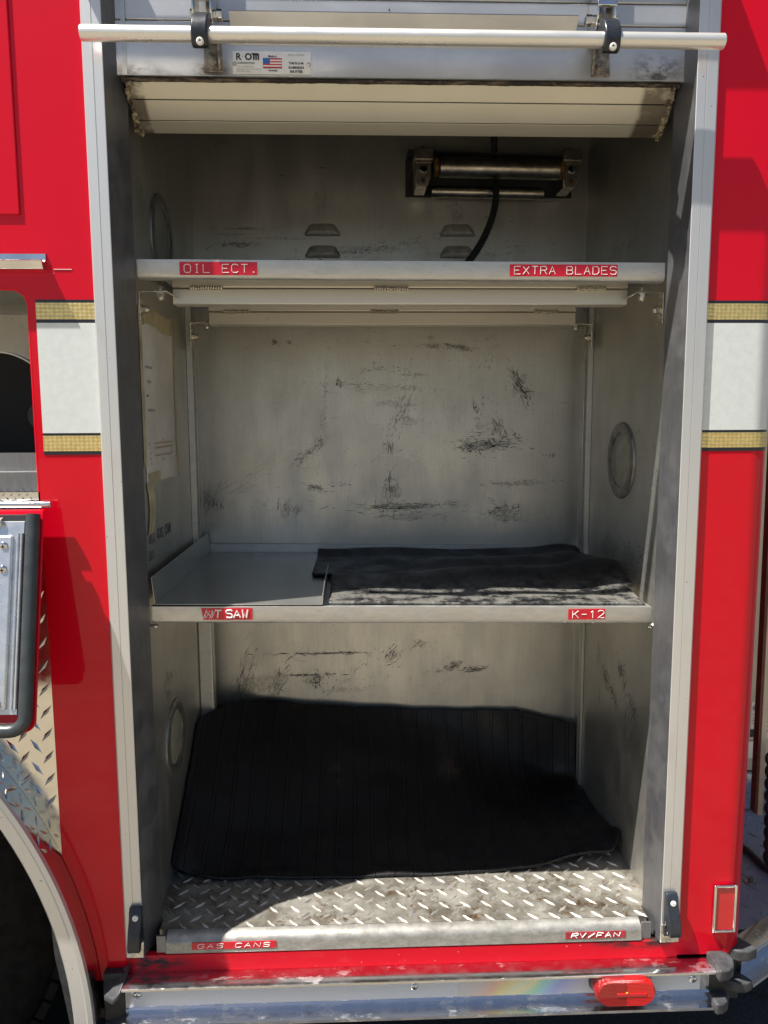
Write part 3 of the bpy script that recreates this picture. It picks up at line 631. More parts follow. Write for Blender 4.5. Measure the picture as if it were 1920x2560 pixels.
C_(.16, 1.47, .02, .03, 90, 26, .012, .0005, 2); C_(.50, 1.40, .003, .03, 90, 10, .02, .0004); C_(.3, 2.0, .2, .05, 150, 60, .016, .0005)
strokes(cl, lambda u, v, o: (.6449-o, u, v), [SC_D, SC_M, SC_L], rw, 'scuff_marks')
cl = []
C_(.25, 1.0, .015, .04, 90, 36, .016, .0010, 1); C_(.24, .965, .01, .015, 70, 24, .012, .0010); C_(.20, 1.38, .06, .05, 60, 40, .010, .0005); C_(.40, 1.30, .10, .05, 40, 40, .012, .0005); C_(.2, .9, .06, .06, 30, 36, .010, .0006); C_(.3, 2.06, .15, .05, 60, 60, .014, .0007); C_(.15, .72, .05, .08, 60, 30, .012, .0006)
C_(.45, 1.6, .02, .2, 80, 50, .010, .0004); C_(.25, 1.01, .008, .02, 90, 30, .006, .0006, 2)
strokes(cl, lambda u, v, o: (-.4399+o, u, v), [SC_D, SC_M, SC_L], lw, 'scuff_marks')

# --- shelves
def shelf(zl, zr, name_labels, beams):
    s_ = (zr-zl)/(.622+.425)
    Z = lambda x: zl+(x+.425)*s_
    xa, xb = -.4245, .6215
    mb = MB(); z0 = Z(xa); z1 = Z(xb)
    # lip profile swept in x, sheared to the slope
    H = .0365
    pr = [(.0650, 0), (.0650, -H+.009), (.0665, -H+.004), (.0700, -H+.001), (.0745, -H), (.090, -H), (.090, -H+.003), (.076, -H+.003), (.0695, -H+.006), (.0685, -H+.011), (.0685, -.003), (.690, -.003), (.690, .028), (.6935, .028), (.6935, -.0001)]
    n_ = len(pr); nx = 24
    P = [(xa+(xb-xa)*i/nx, y, Z(xa+(xb-xa)*i/nx)+z+random.uniform(-.0002, .0002)) for i in range(nx+1) for y, z in pr]
    F = [(i*n_+j, i*n_+(j+1) % n_, (i+1)*n_+(j+1) % n_, (i+1)*n_+j) for i in range(nx) for j in range(n_)]+[tuple(range(n_)), tuple(nx*n_+j for j in range(n_))]
    mb.add(P, F)
    sh = mb.build('shelf', BRIGHT, T)
    for y, xl, xr in beams:
        mb = MB()
        z = Z(0)-.0035
        mb.box((xl, y, z-.034), (xr, y+.038, z-.0005)); mb.box((xl, y+.0015, z-.068), (xr, y+.0395, z-.0355))
        bm_ = mb.build('beam', BEAM, sh, bevel=.0025)
        for cx, L in ((xl+.075, .07), ((xl+xr)/2-.02, .075), (xr-.075, .065)):
            mb = MB()
            for q in range(int(L/.0052)):
                x = cx-L/2+q*.0052
                mb.lathe((x, y-.0005, z-.0350+random.uniform(-.0008, .0008)), (1, 0, -.2), [(-.0030, .0005), (-.0018, .0050), (0, .0066), (.0018, .0052), (.0030, .0005)], 10)
            mb.build('weld_bead', WELD, sh)
    return sh, Z
sh1, Z1 = shelf(1.9085, 1.9045, None, [(.155, -.379, .580), (.515, -.372, .572)])
sh2, Z2 = shelf(1.2155, 1.2005, None, [])
lb = label_plate('label', 'OIL ECT.', -.3415, -.1905, 1.8785, 1.9035, .0648, .0155, .0185, .0125, .009, sh1)
lb = label_plate('label', 'EXTRA BLADES', .3085, .5245, 1.8775, 1.9005, .0648, .0150, .0175, .0120, .009, sh1)
lb = label_plate('label', 'K-12', .4435, .5215, 1.1760, 1.1985, .0648, .0155, .0180, .0125, .009, sh2)
mb = MB(); mb.m(0).prism([(-.318, .0648, 1.1865), (-.217, .0648, 1.1853), (-.217, .0648, 1.2098), (-.322, .0648, 1.2110)], (0, -.0013, 0))
mb.m(1); engraved(mb, 'NT', (-.314, .0635, 1.190), (1,0,0), (0,0,1), (0,-1,0), .016, .0185, .0135, .0015, .1, .0007)
engraved(mb, 'SAW', (-.271, .0635, 1.190), (1,0,0), (0,0,1), (0,-1,0), .016, .0165, .0125, .0018, 0, .0008)
for q in range(4): x = -.318+q*.006; mb.tube([(x, .0634, 1.187+random.random()*.004), (x+.008, .0634, 1.205+random.random()*.004)], .0006, 5)
o = mb.build('label', [LBL, LBLW], sh2); o['label'] = 'worn red label with blotchy hand scratched letters'
# shelf brackets with acorn nuts
def bracket(sh, s_, y, xw, z, twist=0, tab=.075):
    nr = .0080
    mb = MB(); x0 = xw; x1 = xw+s_*tab
    th = .003
    mb.prism([(x0, y-.014, z), (x1-s_*.018, y-.014, z), (x1, y-.014, z-.010), (x1, y-.014, z-.010-th), (x1-s_*.018, y-.014, z-th), (x0+s_*th, y-.014, z-th), (x0+s_*th, y-.014, z-.065), (x0, y-.014, z-.065)], (0, .028, 0))
    b_ = mb.build('shelf_bracket', ZINC, sh, bevel=.0008)
    mb = MB(); xc = x0+s_*.042
    mb.acorn((xc, y, z-th), (0, 0, -1), nr); mb.cyl((xc, y, z), (xc, y, z+.010), .004, 10); mb.build('acorn_nut', ZINC, sh)
    mb = MB(); mb.acorn((x0+s_*th, y, z-.036), (s_, 0, 0), nr); mb.build('acorn_nut', ZINC, sh)
bracket(sh1, 1, .135, -.4395, 1.858); bracket(sh1, -1, .135, .6445, 1.858)
bracket(sh1, 1, .545, -.4235, 1.845); bracket(sh1, -1, .575, .6300, 1.845)
mb = MB(); mb.acorn((-.438, .105, 1.163), (1, 0, 0), .006); mb.build('acorn_nut', ZINC, sh2)
mb = MB(); mb.acorn((.6445, .10, 1.150), (-1, 0, 0), .006); mb.build('acorn_nut', ZINC, sh2)

# --- roller shutter
SH = MB(); SH.box((-.447, .0305, 2.2315), (.636, .042, 2.3275)); SH.box((-.447, .0305, 2.3290), (-.446, .042, 2.3292))
rs = MB(); rs.box((-.448, .052, 2.232), (.637, .056, 2.52)); shutter = rs.build('roller_shutter', INK, T)
SH = MB(); SH.box((-.447, .030, 2.2315), (.636, .0515, 2.3275)); SH.build('bottom_rail', SLAT, shutter, bevel=.0015)
for z0, z1 in ((2.3295, 2.3680), (2.3695, 2.4200), (2.4215, 2.4700), (2.4715, 2.515)):
    SH = MB(); SH.box((-.447, .031, z0), (.636, .0515, z1)); SH.build('slat', SLAT, shutter, bevel=.002)
SH = MB(); SH.box((-.4255, .0288, 2.2315), (-.417, .0299, 2.50)); SH.box((-.4255, .0285, 2.2315), (.622, .0299, 2.2330)); SH.build('edge_seal', BRIGHT, shutter)
# underside slats, curling in and down
prf = [(.036, 2.2235), (.0425, 2.2120), (.0530, 2.1990), (.0545, 2.1978), (.0680, 2.1840), (.0840, 2.1725), (.0855, 2.1716), (.100, 2.1650), (.118, 2.1600), (.119, 2.30), (.045, 2.30)]
for a, b in ((0, 2), (3, 5), (6, 8)):
    seg = prf[a:b+1]; mb = MB(); nx = 40
    xl, xr = -.424, .618
    top = [(y+.006, z+.006) for y, z in seg][::-1]
    n_ = len(seg)+len(top)
    def pinch(i, t): return 0
    dl = random.uniform(0, .002)
    mb.prism([(xl+(seg[0][1]-2.2235)*-.05, y, z) for y, z in seg+top], (xr-xl, 0, 0))
    mb.build('curled_slat', USLAT, shutter, bevel=.0008)
# ragged brown seal between the rail and the curled slats
mb = MB(); nx = 130; P = []
for i in range(nx+1):
    x = -.430+1.054*i/nx; r_ = .0046+.0004*math.sin(i*.37)+random.uniform(-.0004, .0004)
    for j in range(8):
        t = 2*math.pi*j/8; P.append((x, .040+math.cos(t)*.010, 2.2270+math.sin(t)*r_+random.uniform(-.0002, .0002)))
mb.add(P, [(i*8+j, i*8+(j+1) % 8, (i+1)*8+(j+1) % 8, (i+1)*8+j) for i in range(nx) for j in range(8)]); mb.build('rubber_seal', SEAL, shutter)
for sx_, xs in ((-1, -.4255), (1, .6195)):
    mb = MB()
    for q in range(34):
        t = q/33; y = .037+t*.080; z = 2.222-.062*math.sin(t*math.pi/2)
        c = Vector((xs-sx_*(.003+random.random()*.008), y+random.uniform(-.003, .003), z-.001+random.uniform(-.003, .003)))
        mb.obox(c, (random.uniform(.002, .005), 0, random.uniform(-.002, .002)), (0, random.uniform(.002, .004), random.uniform(-.002, .002)), (random.uniform(-.001, .001), 0, random.uniform(.002, .004)))
    mb.build('slat_end_cap', FLAKE, shutter, bevel=.001)
# finger strip
mb = MB()
mb.prism([(-.224, .030, 2.3410), (-.224, .006, 2.3355), (-.224, .0045, 2.3330), (-.224, .0225, 2.3160), (-.224, .0225, 2.3120), (-.224, .0275, 2.2870), (-.224, .0300, 2.2855)], (.642, 0, 0))
mb.build('lift_strip', SLAT, shutter)
# screws dots
mb = MB()
for x, z in ((.069, 2.352), (-.43, 2.3)): mb.cyl((x, .0312, z), (x, .0300, z), .0015, 10)
mb.build('screw', INK, shutter)
# name plate on the bottom rail
mb = MB(); mb.box((-.2225, .0280, 2.2355), (-.0775, .0298, 2.2760)); plate = mb.build('name_plate', PLATE, T, bevel=.0008)
mb = MB(); yq = .0278
def tx(t, s_, x, z, mi=0, w=None, al='LEFT', off=0.): text_into(mb, t, s_, (x, yq, z), mi=mi, width=w, align=al, off=off)
tx('R', .0165, -.2165, 2.2600, off=.0005); tx('O', .0165, -.2000, 2.2600, off=.0006); 
# heavy rounded m
for i in range(3): mb.m(0).box((-.1845+i*.0042, .0272, 2.2600), (-.1845+i*.0042+.0028, .0278, 2.2695))
mb.prism([(-.1872, .0278, 2.2718), (-.1872, .0278, 2.2700), (-.1845, .0278, 2.2680), (-.1733, .0278, 2.2680), (-.1733, .0278, 2.2700), (-.1755, .0278, 2.2718)], (0, -.0006, 0))
for x in (-.2040, -.1882): mb.cyl((x, .0278, 2.2660), (x, .0272, 2.2660), .0009, 10)
tx('CORPORATION', .0044, -.2135, 2.2530, 0, .0315, off=.0001)
tx('America', .0050, -.1485, 2.2405, 0, None, 'CENTER', .00012); tx('Made in', .0050, -.1485, 2.2652, 0, None, 'CENTER', .00012)
for t, z in (('THE R·O·M', 2.2530), ('ROBINSON', 2.2455), ('SHUTTER', 2.2385)): tx(t, .0056, -.1050, z, 0, None, 'CENTER', .00022)
mb.build('lettering', INK, plate)
mb = MB()
for t, z, w in (('1701 ELMWOOD', 2.2470, .030), ('KANSAS CITY, MO 64127', 2.2427, .044), ('800 827 3692', 2.2388, .024)): tx(t, .0034, -.2150, z, 0, w)
tx('SERIAL NUMBER', .0036, -.1205, 2.2683, 0, .031)
mb.build('faded_lettering', FADE, plate)
mb = MB(); fx0, fx1, fz0, fz1 = -.1660, -.1320, 2.2462, 2.2632
mb.m(2).box((fx0-.0006, .0276, fz0-.0006), (fx1+.0006, .0279, fz1+.0006)); sw = (fz1-fz0)/7
for i in range(7): mb.m(0 if i % 2 == 0 else 1).box((fx0, .0272, fz0+sw*i), (fx1, .0275, fz0+sw*(i+1)))
mb.m(2).box((fx0, .0268, fz0+sw*3), (fx0+.0125, .0271, fz1)); mb.build('flag_emblem', [FRED, LBLW, FBLUE], plate)
for x in (-.2185, -.0820): mb = MB(); mb.lathe((x, .0280, 2.2530), (0, -1, 0), [(0, .0042), (.0008, .0040), (.0012, .0028), (.0012, .0016), (.0004, .0014), (.0004, 0)], 18); mb.build('rivet', ZINC, plate)

# --- pull bar and its two hinge brackets
mb = MB(); mb.lathe((-.4725, -.050, 2.2672), (1, 0, 0), [(.001, .0085), (0, .0125), (.0015, .0133), (1.1375, .0133), (1.1390, .0120), (1.138, 0)], 32)
bar = mb.build('pull_bar', BAR, T)
def handle(x, s_):
    # black clamp round the bar
    mb = MB(); z = 2.2672; xb0, xb1 = x-.0145, x+.0145
    outer = [(.004, 2.318), (-.020, 2.3155), (-.040, 2.3090), (-.058, 2.2960), (-.0675, 2.2800), (-.0685, 2.2660), (-.0660, 2.2520), (-.060, 2.2445), (-.050, 2.2435), (-.0430, 2.2500)]
    inner = [(-.0370, 2.2600), (-.0365, 2.2720), (-.0330, 2.2850), (-.0180, 2.2940), (.004, 2.2960)]
    mb.prism([(xb0, y, q) for y, q in outer+inner], (xb1-xb0, 0, 0))
    b_ = mb.build('clamp', BLACKPL, bar, bevel=.003, seg=3)
    mb = MB(); mb.lathe((x+.001, -.0625, 2.2505), (0, -1, -.1), [(0, .0070), (.0030, .0066), (.0046, .0045), (.0046, .0022), (.0022, .0020), (.0022, 0)], 22); mb.build('rivet', LBLW, bar)
    # chrome hinge knuckle above and behind
    mb = MB(); X0_, X1_ = x-.0185, x+.0170
    pr = [(.022, 2.362), (-.006, 2.362), (-.020, 2.357), (-.030, 2.347), (-.034, 2.334), (-.031, 2.333), (-.026, 2.343), (-.018, 2.351), (-.006, 2.356), (.022, 2.356)]
    mb.prism([(X0_, y, q) for y, q in pr], (X1_-X0_, 0, 0))
    for xa in (X0_, X1_-.004):
        pts = [(.024, 2.358), (-.006, 2.358), (-.020, 2.353), (-.029, 2.344), (-.0315, 2.330), (-.029, 2.312), (-.018, 2.300), (.0, 2.290), (.024, 2.284)]
        mb.prism([(xa, y, q) for y, q in pts], (.004, 0, 0))
    hb = mb.build('hinge_bracket', CHROME, T, bevel=.0012)
    mb = MB(); mb.hexnut((X1_ if s_ > 0 else X0_, -.010, 2.318), (s_, 0, 0), .0098, .0045); mb.hexnut((X1_+.0046 if s_ > 0 else X0_-.0046, -.010, 2.318), (s_, 0, 0), .0105, .0110)
    mb.hexnut((X0_ if s_ > 0 else X1_, -.010, 2.318), (-s_, 0, 0), .0105, .0060); mb.build('hinge_bolt', CHROME, hb, bevel=.0008)
    # cast mounting foot with a hex bolt
    mb = MB(); mb.prism([(x-.008, .0298, 2.300), (x+.022, .0298, 2.300), (x+.026, .0298, 2.2375), (x-.010, .0298, 2.2375)], (0, -.004, 0))
    ft0, ft1 = (x+.018, x+.0265)
    if s_ < 0: ft0, ft1 = x-.0110, x-.0070
    mb.prism([(ft0, .0258, 2.300), (ft0, .004, 2.300), (ft0, .012, 2.265), (ft0, .021, 2.239), (ft0, .0258, 2.239)], (.004, 0, 0))
    mb.build('mounting_foot', CAST, hb, bevel=.001)
    mb = MB(); mb.hexnut((x+.007, .0257, 2.2545), (0, -1, 0), .0090, .0055); mb.build('mounting_bolt', CAST, hb, bevel=.001)
    mb = MB(); mb.box((x-.013, .0285, 2.3625), (x+.013, .006, 2.50)); mb.build('hinge_arm', BLACKPL, hb, bevel=.003)
handle(-.2655, 1); handle(.4600, -1)

# --- drip rail over the frame (above the picture edge) and over the neighbouring compartment
def drip(x0, x1, z, y0):
    mb = MB()
    pr = [(y0, z+.002), (y0-.004, z), (y0-.0045, z-.010), (y0-.007, z-.013), (y0-.010, z-.0155), (y0-.018, z-.016), (y0-.020, z-.0135), (y0-.0225, z-.0140), (y0-.0250, z-.0155), (y0-.0195, z-.0285), (y0-.018, z-.0295), (y0-.004, z-.0295), (y0, z-.029)]
    mb.prism([(x0, a, b) for a, b in pr], (x1-x0, 0, 0)); return mb.build('drip_rail', CHROME, T)
drip(-2.3, -.5725, 1.9035, 0)
mb = MB(); mb.prism([(-.535, 0, 2.490), (-.535, -.048, 2.478), (-.535, -.052, 2.466), (-.535, -.048, 2.466), (-.535, -.044, 2.474), (-.535, 0, 2.482)], (1.195, 0, 0)); mb.build('drip_rail', CHROME, T)
mb = MB(); mb.box((-.527, -.001, 1.8762), (-.560, .0, 1.8772)); mb.box((-.560, -.0012, 1.869), (-.5605, .0, 1.870)); mb.build('paint_chip', LBLW, left_panel)

# --- step rail along the bottom
SX0, SX1 = -.487, .742
def swept(pr, name, mat, par, x0=SX0, x1=SX1, bevel=0):
    mb = MB(); mb.prism([(x0, y, z) for y, z in pr], (x1-x0, 0, 0)); return mb.build(name, mat, par, bevel=bevel)
step = swept([(-.0005, .4472), (-.047, .4500), (-.0505, .4485), (-.0505, .4440), (-.047, .4435), (-.0225, .4425), (-.0215, .4400), (-.0215, .3860), (-.0250, .3825), (-.0215, .3790), (-.0215, .3700), (-.047, .3680), (-.0505, .3680), (-.0505, .3620), (-.047, .3610), (-.0005, .3610)], 'step_rail', STEP, T)
mb = MB(); mb.box((-.470, -.0225, .3885), (.205, -.0217, .4330)); mb.build('reflective_tape', TAPE, step); mb = MB(); mb.box((.485, -.0225, .3885), (.722, -.0217, .4330)); mb.build('reflective_tape', TAPE, step)
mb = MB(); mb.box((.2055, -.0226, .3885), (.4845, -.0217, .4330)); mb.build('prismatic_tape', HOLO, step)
mb = MB(); yq = -.0226
for x, z in ((-.395, .4285), (.065, .4270)): tx('DOT-C2', .0070, x, z, 0, .036)
for x, z in ((-.12, .3935), (.146, .3925)): text_into(mb, 'DOT-C2', .0070, (x+.036, yq, z+.006), (-1,0,0), (0,0,-1), 0, .036, -.0004)
mb.build('tape_lettering', FADE, step)
def screw(x, y, z, ax=(0, -1, 0), r=.0088, par=step):
    mb = MB(); mb.m(0).lathe((x, y, z), ax, [(0, r), (.0015, r*.95), (.0035, r*.72), (.0046, r*.35), (.0048, 0)], 22)
    a = Vector(ax); u = a.orthogonal().normalized(); v = a.cross(u)
    c = Vector((x, y, z))+a*.0046
    mb.m(1).obox(c, (u+v)*.0028, (u-v)*.0007, a*.0005); mb.obox(c, (u-v)*.0028, (u+v)*.0007, a*.00055)
    return mb.build('screw', [CHROME, INK], par)
screw(-.462, -.0226, .4150); screw(.112, -.0226, .4150); screw(.7060, -.0226, .4120)
# end caps: two D-shaped lobes joined by a dark web
def endcap(mb, o, ax, out, s=1.0, wedge=False):
    o, ax, out = Vector(o), Vector(ax), Vector(out); up = Vector((0, 0, 1))
    for z0, z1 in ((.420, .4605), (.355, .3800)):
        if z0 > .4: pts = [(0, .0), (.036, .0), (.046, .012), (.047, .028), (.038, .048), (.022, .060), (0, .064)]
        else: pts = [(0, .0), (.034, .0), (.042, .012), (.040, .030), (.030, .046), (.016, .056), (0, .058)]
        if wedge: pts = [(0, 0), (.006, .0), (.030, .020), (.038, .040), (.034, .052), (.020, .062), (-.004, .064), (-.006, .05)]
        mb.prism([o+ax*a*s+out*b+up*(z1-(.012 if (wedge and a > .01) else 0)*0) for a, b in pts], up*-(min(.026, z1-z0)))
    mb.m(1).prism([o+ax*a+out*b+up*.356 for a, b in ((-.012, .0), (.034, 0), (.034, .020), (-.012, .020))], up*.09); mb.m(0)
mb = MB(); endcap(mb, (.7425, 0, 0), (1, 0, 0), (0, -1, 0)); mb.build('end_cap', [GREYRUB, BLACKRUB], step, bevel=.004, seg=3)
mb = MB()
for zt in (.4655, .3770):
    P = [(-.487, 0, zt), (-.487, -.056, zt-.012), (-.500, -.060, zt-.026), (-.520, -.044, zt-.026), (-.530, -.018, zt-.022), (-.526, .0, zt-.016)]
    mb.m(0).prism([(-.480, -.001, zt+.006), (-.4865, -.057, zt-.018), (-.500, -.062, zt-.030), (-.521, -.048, zt-.030), (-.532, -.020, zt-.024), (-.528, -.001, zt-.020)], (0, 0, -.012))
mb.m(1).box((-.532, -.0005, .356), (-.4875, -.0205, .462)); mb.build('end_cap', [GREYRUB, BLACKRUB], step, bevel=.003, seg=3)

# marker lamp on the rail
def pill(mb, cx, cz, hx, hz, y0, y1, infl=0., n=12, k_=1.0):
    pts = []
    for i in range(n+1):
        t = -math.pi/2+math.pi*i/n; pts.append((cx+(hx-hz)+hz*math.cos(t), cz+hz*math.sin(t)))
    for i in range(n+1):
        t = math.pi/2+math.pi*i/n; pts.append((cx-(hx-hz)+hz*math.cos(t), cz+hz*math.sin(t)))
    N = len(pts); rings = [(y0, 1), (y1+.006, 1-infl*.2), (y1+.002, 1-infl*.6), (y1, 1-infl)]
    P = [(cx+(x-cx)*q, y, cz+(z-cz)*q) for y, q in rings for x, z in pts]
    F = [(r*N+i, r*N+(i+1) % N, (r+1)*N+(i+1) % N, (r+1)*N+i) for r in range(3) for i in range(N)]+[tuple(3*N+i for i in range(N))]
    mb.add(P, F)
mb = MB(); pill(mb, .549, .4150, .0675, .0300, -.0218, -.0300, .05); lamp = mb.build('marker_lamp', BLACKRUB, T)
mb = MB(); pill(mb, .549, .4150, .0645, .0285, -.028, -.0640, .09); mb.box((.5485, -.0630, .394), (.5505, -.0646, .436)); mb.build('lamp_lens', LENS, lamp)
mb = MB(); mb.box((.530, -.0632, .4105), (.592, -.0652, .4180)); mb.build('lens_rib', REFL, lamp, bevel=.001)
mb = MB(); mb.lathe((.5495, -.0650, .4190), (0, -1, 0), [(0, .0028), (.001, .002), (.0014, 0)], 8); mb.build('bulb_glint', AMB, lamp)  # amber dab on the lens, a painted glint of its bulb

# rear reflector on the corner panel with chrome bezel
def reflector(c, ax, out, w_, h_, name_par):
    c, ax, out = Vector(c), Vector(ax), Vector(out); up = Vector((0, 0, 1)); b_ = .006
    mb = MB()
    for s_ in (-1, 1): mb.obox(c+ax*s_*(w_/2-b_/2)+out*.0045, ax*b_/2, up*h_/2, out*.0045); mb.obox(c+up*s_*(h_/2-b_/2)+out*.0043, ax*(w_/2-b_), up*b_/2, out*.0043)
    r_ = mb.build('side_reflector', CHROME, T, bevel=.0018)
    mb = MB(); mb.obox(c+out*.003, ax*(w_/2-b_), up*(h_/2-b_), out*.0025); mb.build('reflector_lens', REFL, r_)
reflector((.7755, -.0004, .5600), (1, 0, 0), (0, -1, 0), .0500, .108, T)
reflector((.8312, .12, .585), (0, 1, 0), (1, 0, 0), .05, .108, T)

# --- door catches on the frame ends
def catch(x, s_, led):
    mb = MB(); w_ = .0125
    pr = [(-.0097, .606), (-.018, .607), (-.024, .600), (-.027, .585), (-.040, .560), (-.047, .535), (-.045, .524), (-.036, .522), (-.030, .530), (-.022, .545), (-.016, .530), (-.0097, .528)]
    sk = -.006*0
    mb.prism([(x-w_, y, z) for y, z in pr], (2*w_, 0, 0))
    c_ = mb.build('latch_keeper', BLACKPL, T, bevel=.002)
    mb = MB(); mb.box((x-.0115, -.0097, .507), (x+.0125, -.0150, .5275)); mb.build('keeper_base', ZINC if not led else BLACKPL, c_, bevel=.001)
    for z, y in ((.588, -.0260), (.5145, -.0151)): mb = MB(); mb.lathe((x+.001, y, z), (0, -1, .1), [(0, .0062), (.0022, .0056), (.0032, .0036), (.0032, .0018), (.001, .0016), (.001, 0)], 18); mb.build('keeper_rivet', LBLW, c_)
catch(-.4590, -1, False); catch(.6545, 1, True)
mb = MB(); mb.box((-.4740, -.0096, .4895), (-.4492, -.0110, .530)); mb.build('frame_foot', ZINC, T, bevel=.0005); mb = MB(); mb.box((.6380, -.0096, .4895), (.6705, -.0110, .530)); mb.build('frame_foot', ZINC, T, bevel=.0005)

# --- wheel arch: diamond plate, fender, trim
mb = MB()
def inpl(p): return (p.x-AC[0])**2+(p.z-AC[1])**2 > (AR+.016)**2 and p.x < -.618 and p.z < 1.41
poly = [(-.6095, .0035, 1.428), (-1.6, .0035, 1.428)] + arc(AC, AR, math.acos((-1.6+1.484)/AR), a_hi, 40, .0035)
mb.prism(poly[::-1], (0, .003, 0)); mb.diamonds((-1.60, .0035, .70), (1,0,0), (0,0,1), (0,-1,0), .98, .71, .0235, .042, .0105, .0022, test=inpl, rot=R(8))
dp = mb.build('diamond_plate_panel', DIAM, T)
mb = MB(); nn_ = 60; ys = (.003, -.045)
A0, A1 = -.36, math.pi*.95
def ring(mb, c, r0, y0_, r1, y1_, n=80, a0=A0, a1=A1):
    P = []
    for i in range(n+1):
        t = a0+(a1-a0)*i/n
        P += [(c[0]+r0*math.cos(t), y0_, c[1]+r0*math.sin(t)), (c[0]+r1*math.cos(t), y1_, c[1]+r1*math.sin(t))]
    mb.add(P, [(2*i, 2*i+1, 2*i+3, 2*i+2) for i in range(n)])
ring(mb, AC, AR, .003, AR-.002, -.052); 
for i in range(60):   # the tread pattern runs on over the fender
    t = -.02+i*.030
    if .40 < t < 1.9:
        for j, yy in enumerate((-.012, -.038)):
            c = Vector((AC[0]+(AR-.0005)*math.cos(t), yy, AC[1]+(AR-.0005)*math.sin(t))); n_ = Vector((math.cos(t), 0, math.sin(t))); tg = Vector((-math.sin(t), 0, math.cos(t))); e = Vector((0, 1, 0))
            s_ = 1 if (i+j) % 2 else -1; d = (tg+e*s_*.8).normalized(); q = n_.cross(d)
            mb.add([c-d*.014-n_*.0004, c-q*.004-n_*.0004, c+d*.014-n_*.0004, c+q*.004-n_*.0004, c-d*.006+n_*.0015, c+d*.006+n_*.0015], [(0,1,5,4),(1,2,5),(2,3,4,5),(3,0,4)])
fender = mb.build('fender', DIAM, T)
mb = MB(); TR = .9425
for r0, y0_, r1, y1_ in ((TR+.002, -.050, TR+.001, -.060), (TR+.001, -.060, TR-.008, -.0625), (TR-.008, -.0625, TR-.012, -.0605), (TR-.012, -.0605, TR-.034, -.0620), (TR-.034, -.0620, TR-.038, -.058), (TR-.038, -.058, TR-.038, -.02)): ring(mb, AC, r0, y0_, r1, y1_)
mb.build('fender_trim', FRAME, fender)
mb = MB(); ring(mb, AC, TR-.0385, -.052, TR-.0385, .74, 80); mb.add([(c[0], .74, c[2]) for c in arc(AC, TR-.0385, A0, A1, 40, 0)]+[(-2.35, .74, .0), ], [tuple(range(42))]); mb.build('wheel_well', WELL, T)
mb = MB(); mb.prism([(-.640, .10, .12), (-.600, .10, .12), (-.628, .10, .30), (-.645, .10, .41), (-.655, .10, .50), (-.660, .10, .58), (-.670, .10, .57), (-.681, .10, .49), (-.678, .10, .417), (-.664, .10, .329), (-.653, .10, .251)], (0, .45, 0)); mb.build('mud_flap', simple('mud_flap_grey', (.13, .125, .115), .7, 0, 0, 60, .25), T)
mb = MB(); mb.add([(-.5545, .004, .05), (-.5545, .004, .43), (-.5545, .75, .43), (-.5545, .75, .05)], [(0,1,2,3)]); 
# wheel
WC = Vector((-1.21, .13, .50)); mb = MB()
mb.lathe(WC, (0, 1, 0), [(.0, .30), (-.01, .36), (.0, .46), (.03, .52), (.05, .535), (.26, .535), (.29, .52), (.32, .46), (.31, .30)], 72)
for i in range(64):
    t = 2*math.pi*i/64
    for j, yy in enumerate((.035, .10, .165, .23)):
        tt = t+(j % 2)*.049; c = WC+Vector((math.cos(tt)*.541, yy+.01, math.sin(tt)*.541)); n_ = Vector((math.cos(tt), 0, math.sin(tt))); tg = Vector((-math.sin(tt), 0, math.cos(tt)))
        mb.obox(c, n_*.010, tg*.017+Vector((0, .006, 0)), Vector((0, .026, 0)))
wheel = mb.build('wheel', TREAD, T)
mb = MB(); mb.lathe(WC+Vector((0, .01, 0)), (0, 1, 0), [(.06, .0), (.05, .10), (.02, .14), (.10, .16), (.12, .27), (.0, .30), (.02, .31)], 40); mb.build('rim', CAST, wheel)

# --- neighbouring compartment, ledge, drop-down door
mb = MB(); mb.box((-1.8, .55, 1.46), (-.585, .56, 1.90)); mb.box((-1.8, .0045, 1.865), (-.585, .55, 1.875)); mb.box((-.590, .0045, 1.50), (-.583, .55, 1.865)); mb.box((-1.8, .0045, 1.49), (-.585, .55, 1.5))
nc = mb.build('side_compartment', ALU_SHELF, T)
mb = MB(); mb.box((-1.8, .020, 1.5005), (-.5905, .023, 1.535)); mb.build('compartment_threshold', TRACK, nc)
mb = MB(); mb.box((-1.8, .0025, 1.4605), (-.6125, .006, 1.4995)); mb.build('compartment_threshold', TRACK, nc, bevel=.001)
mb = MB(); mb.box((-1.8, -.001, 1.4445), (-.6125, .0015, 1.4603)); mb.diamonds((-1.2, -.001, 1.4440), (1,0,0), (0,0,1), (0,-1,0), .58, .015, .0075, .010, .004, .001, test=lambda p: p.x < -.619); mb.build('threshold_plate', DIAM, nc)
# round black air duct inside with a bright rim
mb = MB(); mb.lathe((-.742, .140, 1.617), (0, 1, 0), [(.02, .1190), (0, .1192), (-.003, .1200), (-.003, .1222), (0, .1230), (.02, .1230)], 64); duct = mb.build('duct_rim', simple('duct_rim_white', (.75, .74, .70), .4), nc)
mb = MB(); mb.lathe((-.742, .150, 1.617), (0, 1, 0), [(.001, .1189), (.006, .1160), (.010, 0)], 64); mb.build('air_duct', WELL, nc)
mb = MB(); mb.lathe((-.655, .150, 1.606), (0, 1, 0), [(0, 0), (.0, .030), (.002, .032), (.02, .032)], 40); mb.build('duct_cap', DARK, nc)
mb = MB(); mb.box((-1.8, .30, 1.5005), (-.5905, .305, 1.612)); mb.build('duct_panel', DARK, nc)
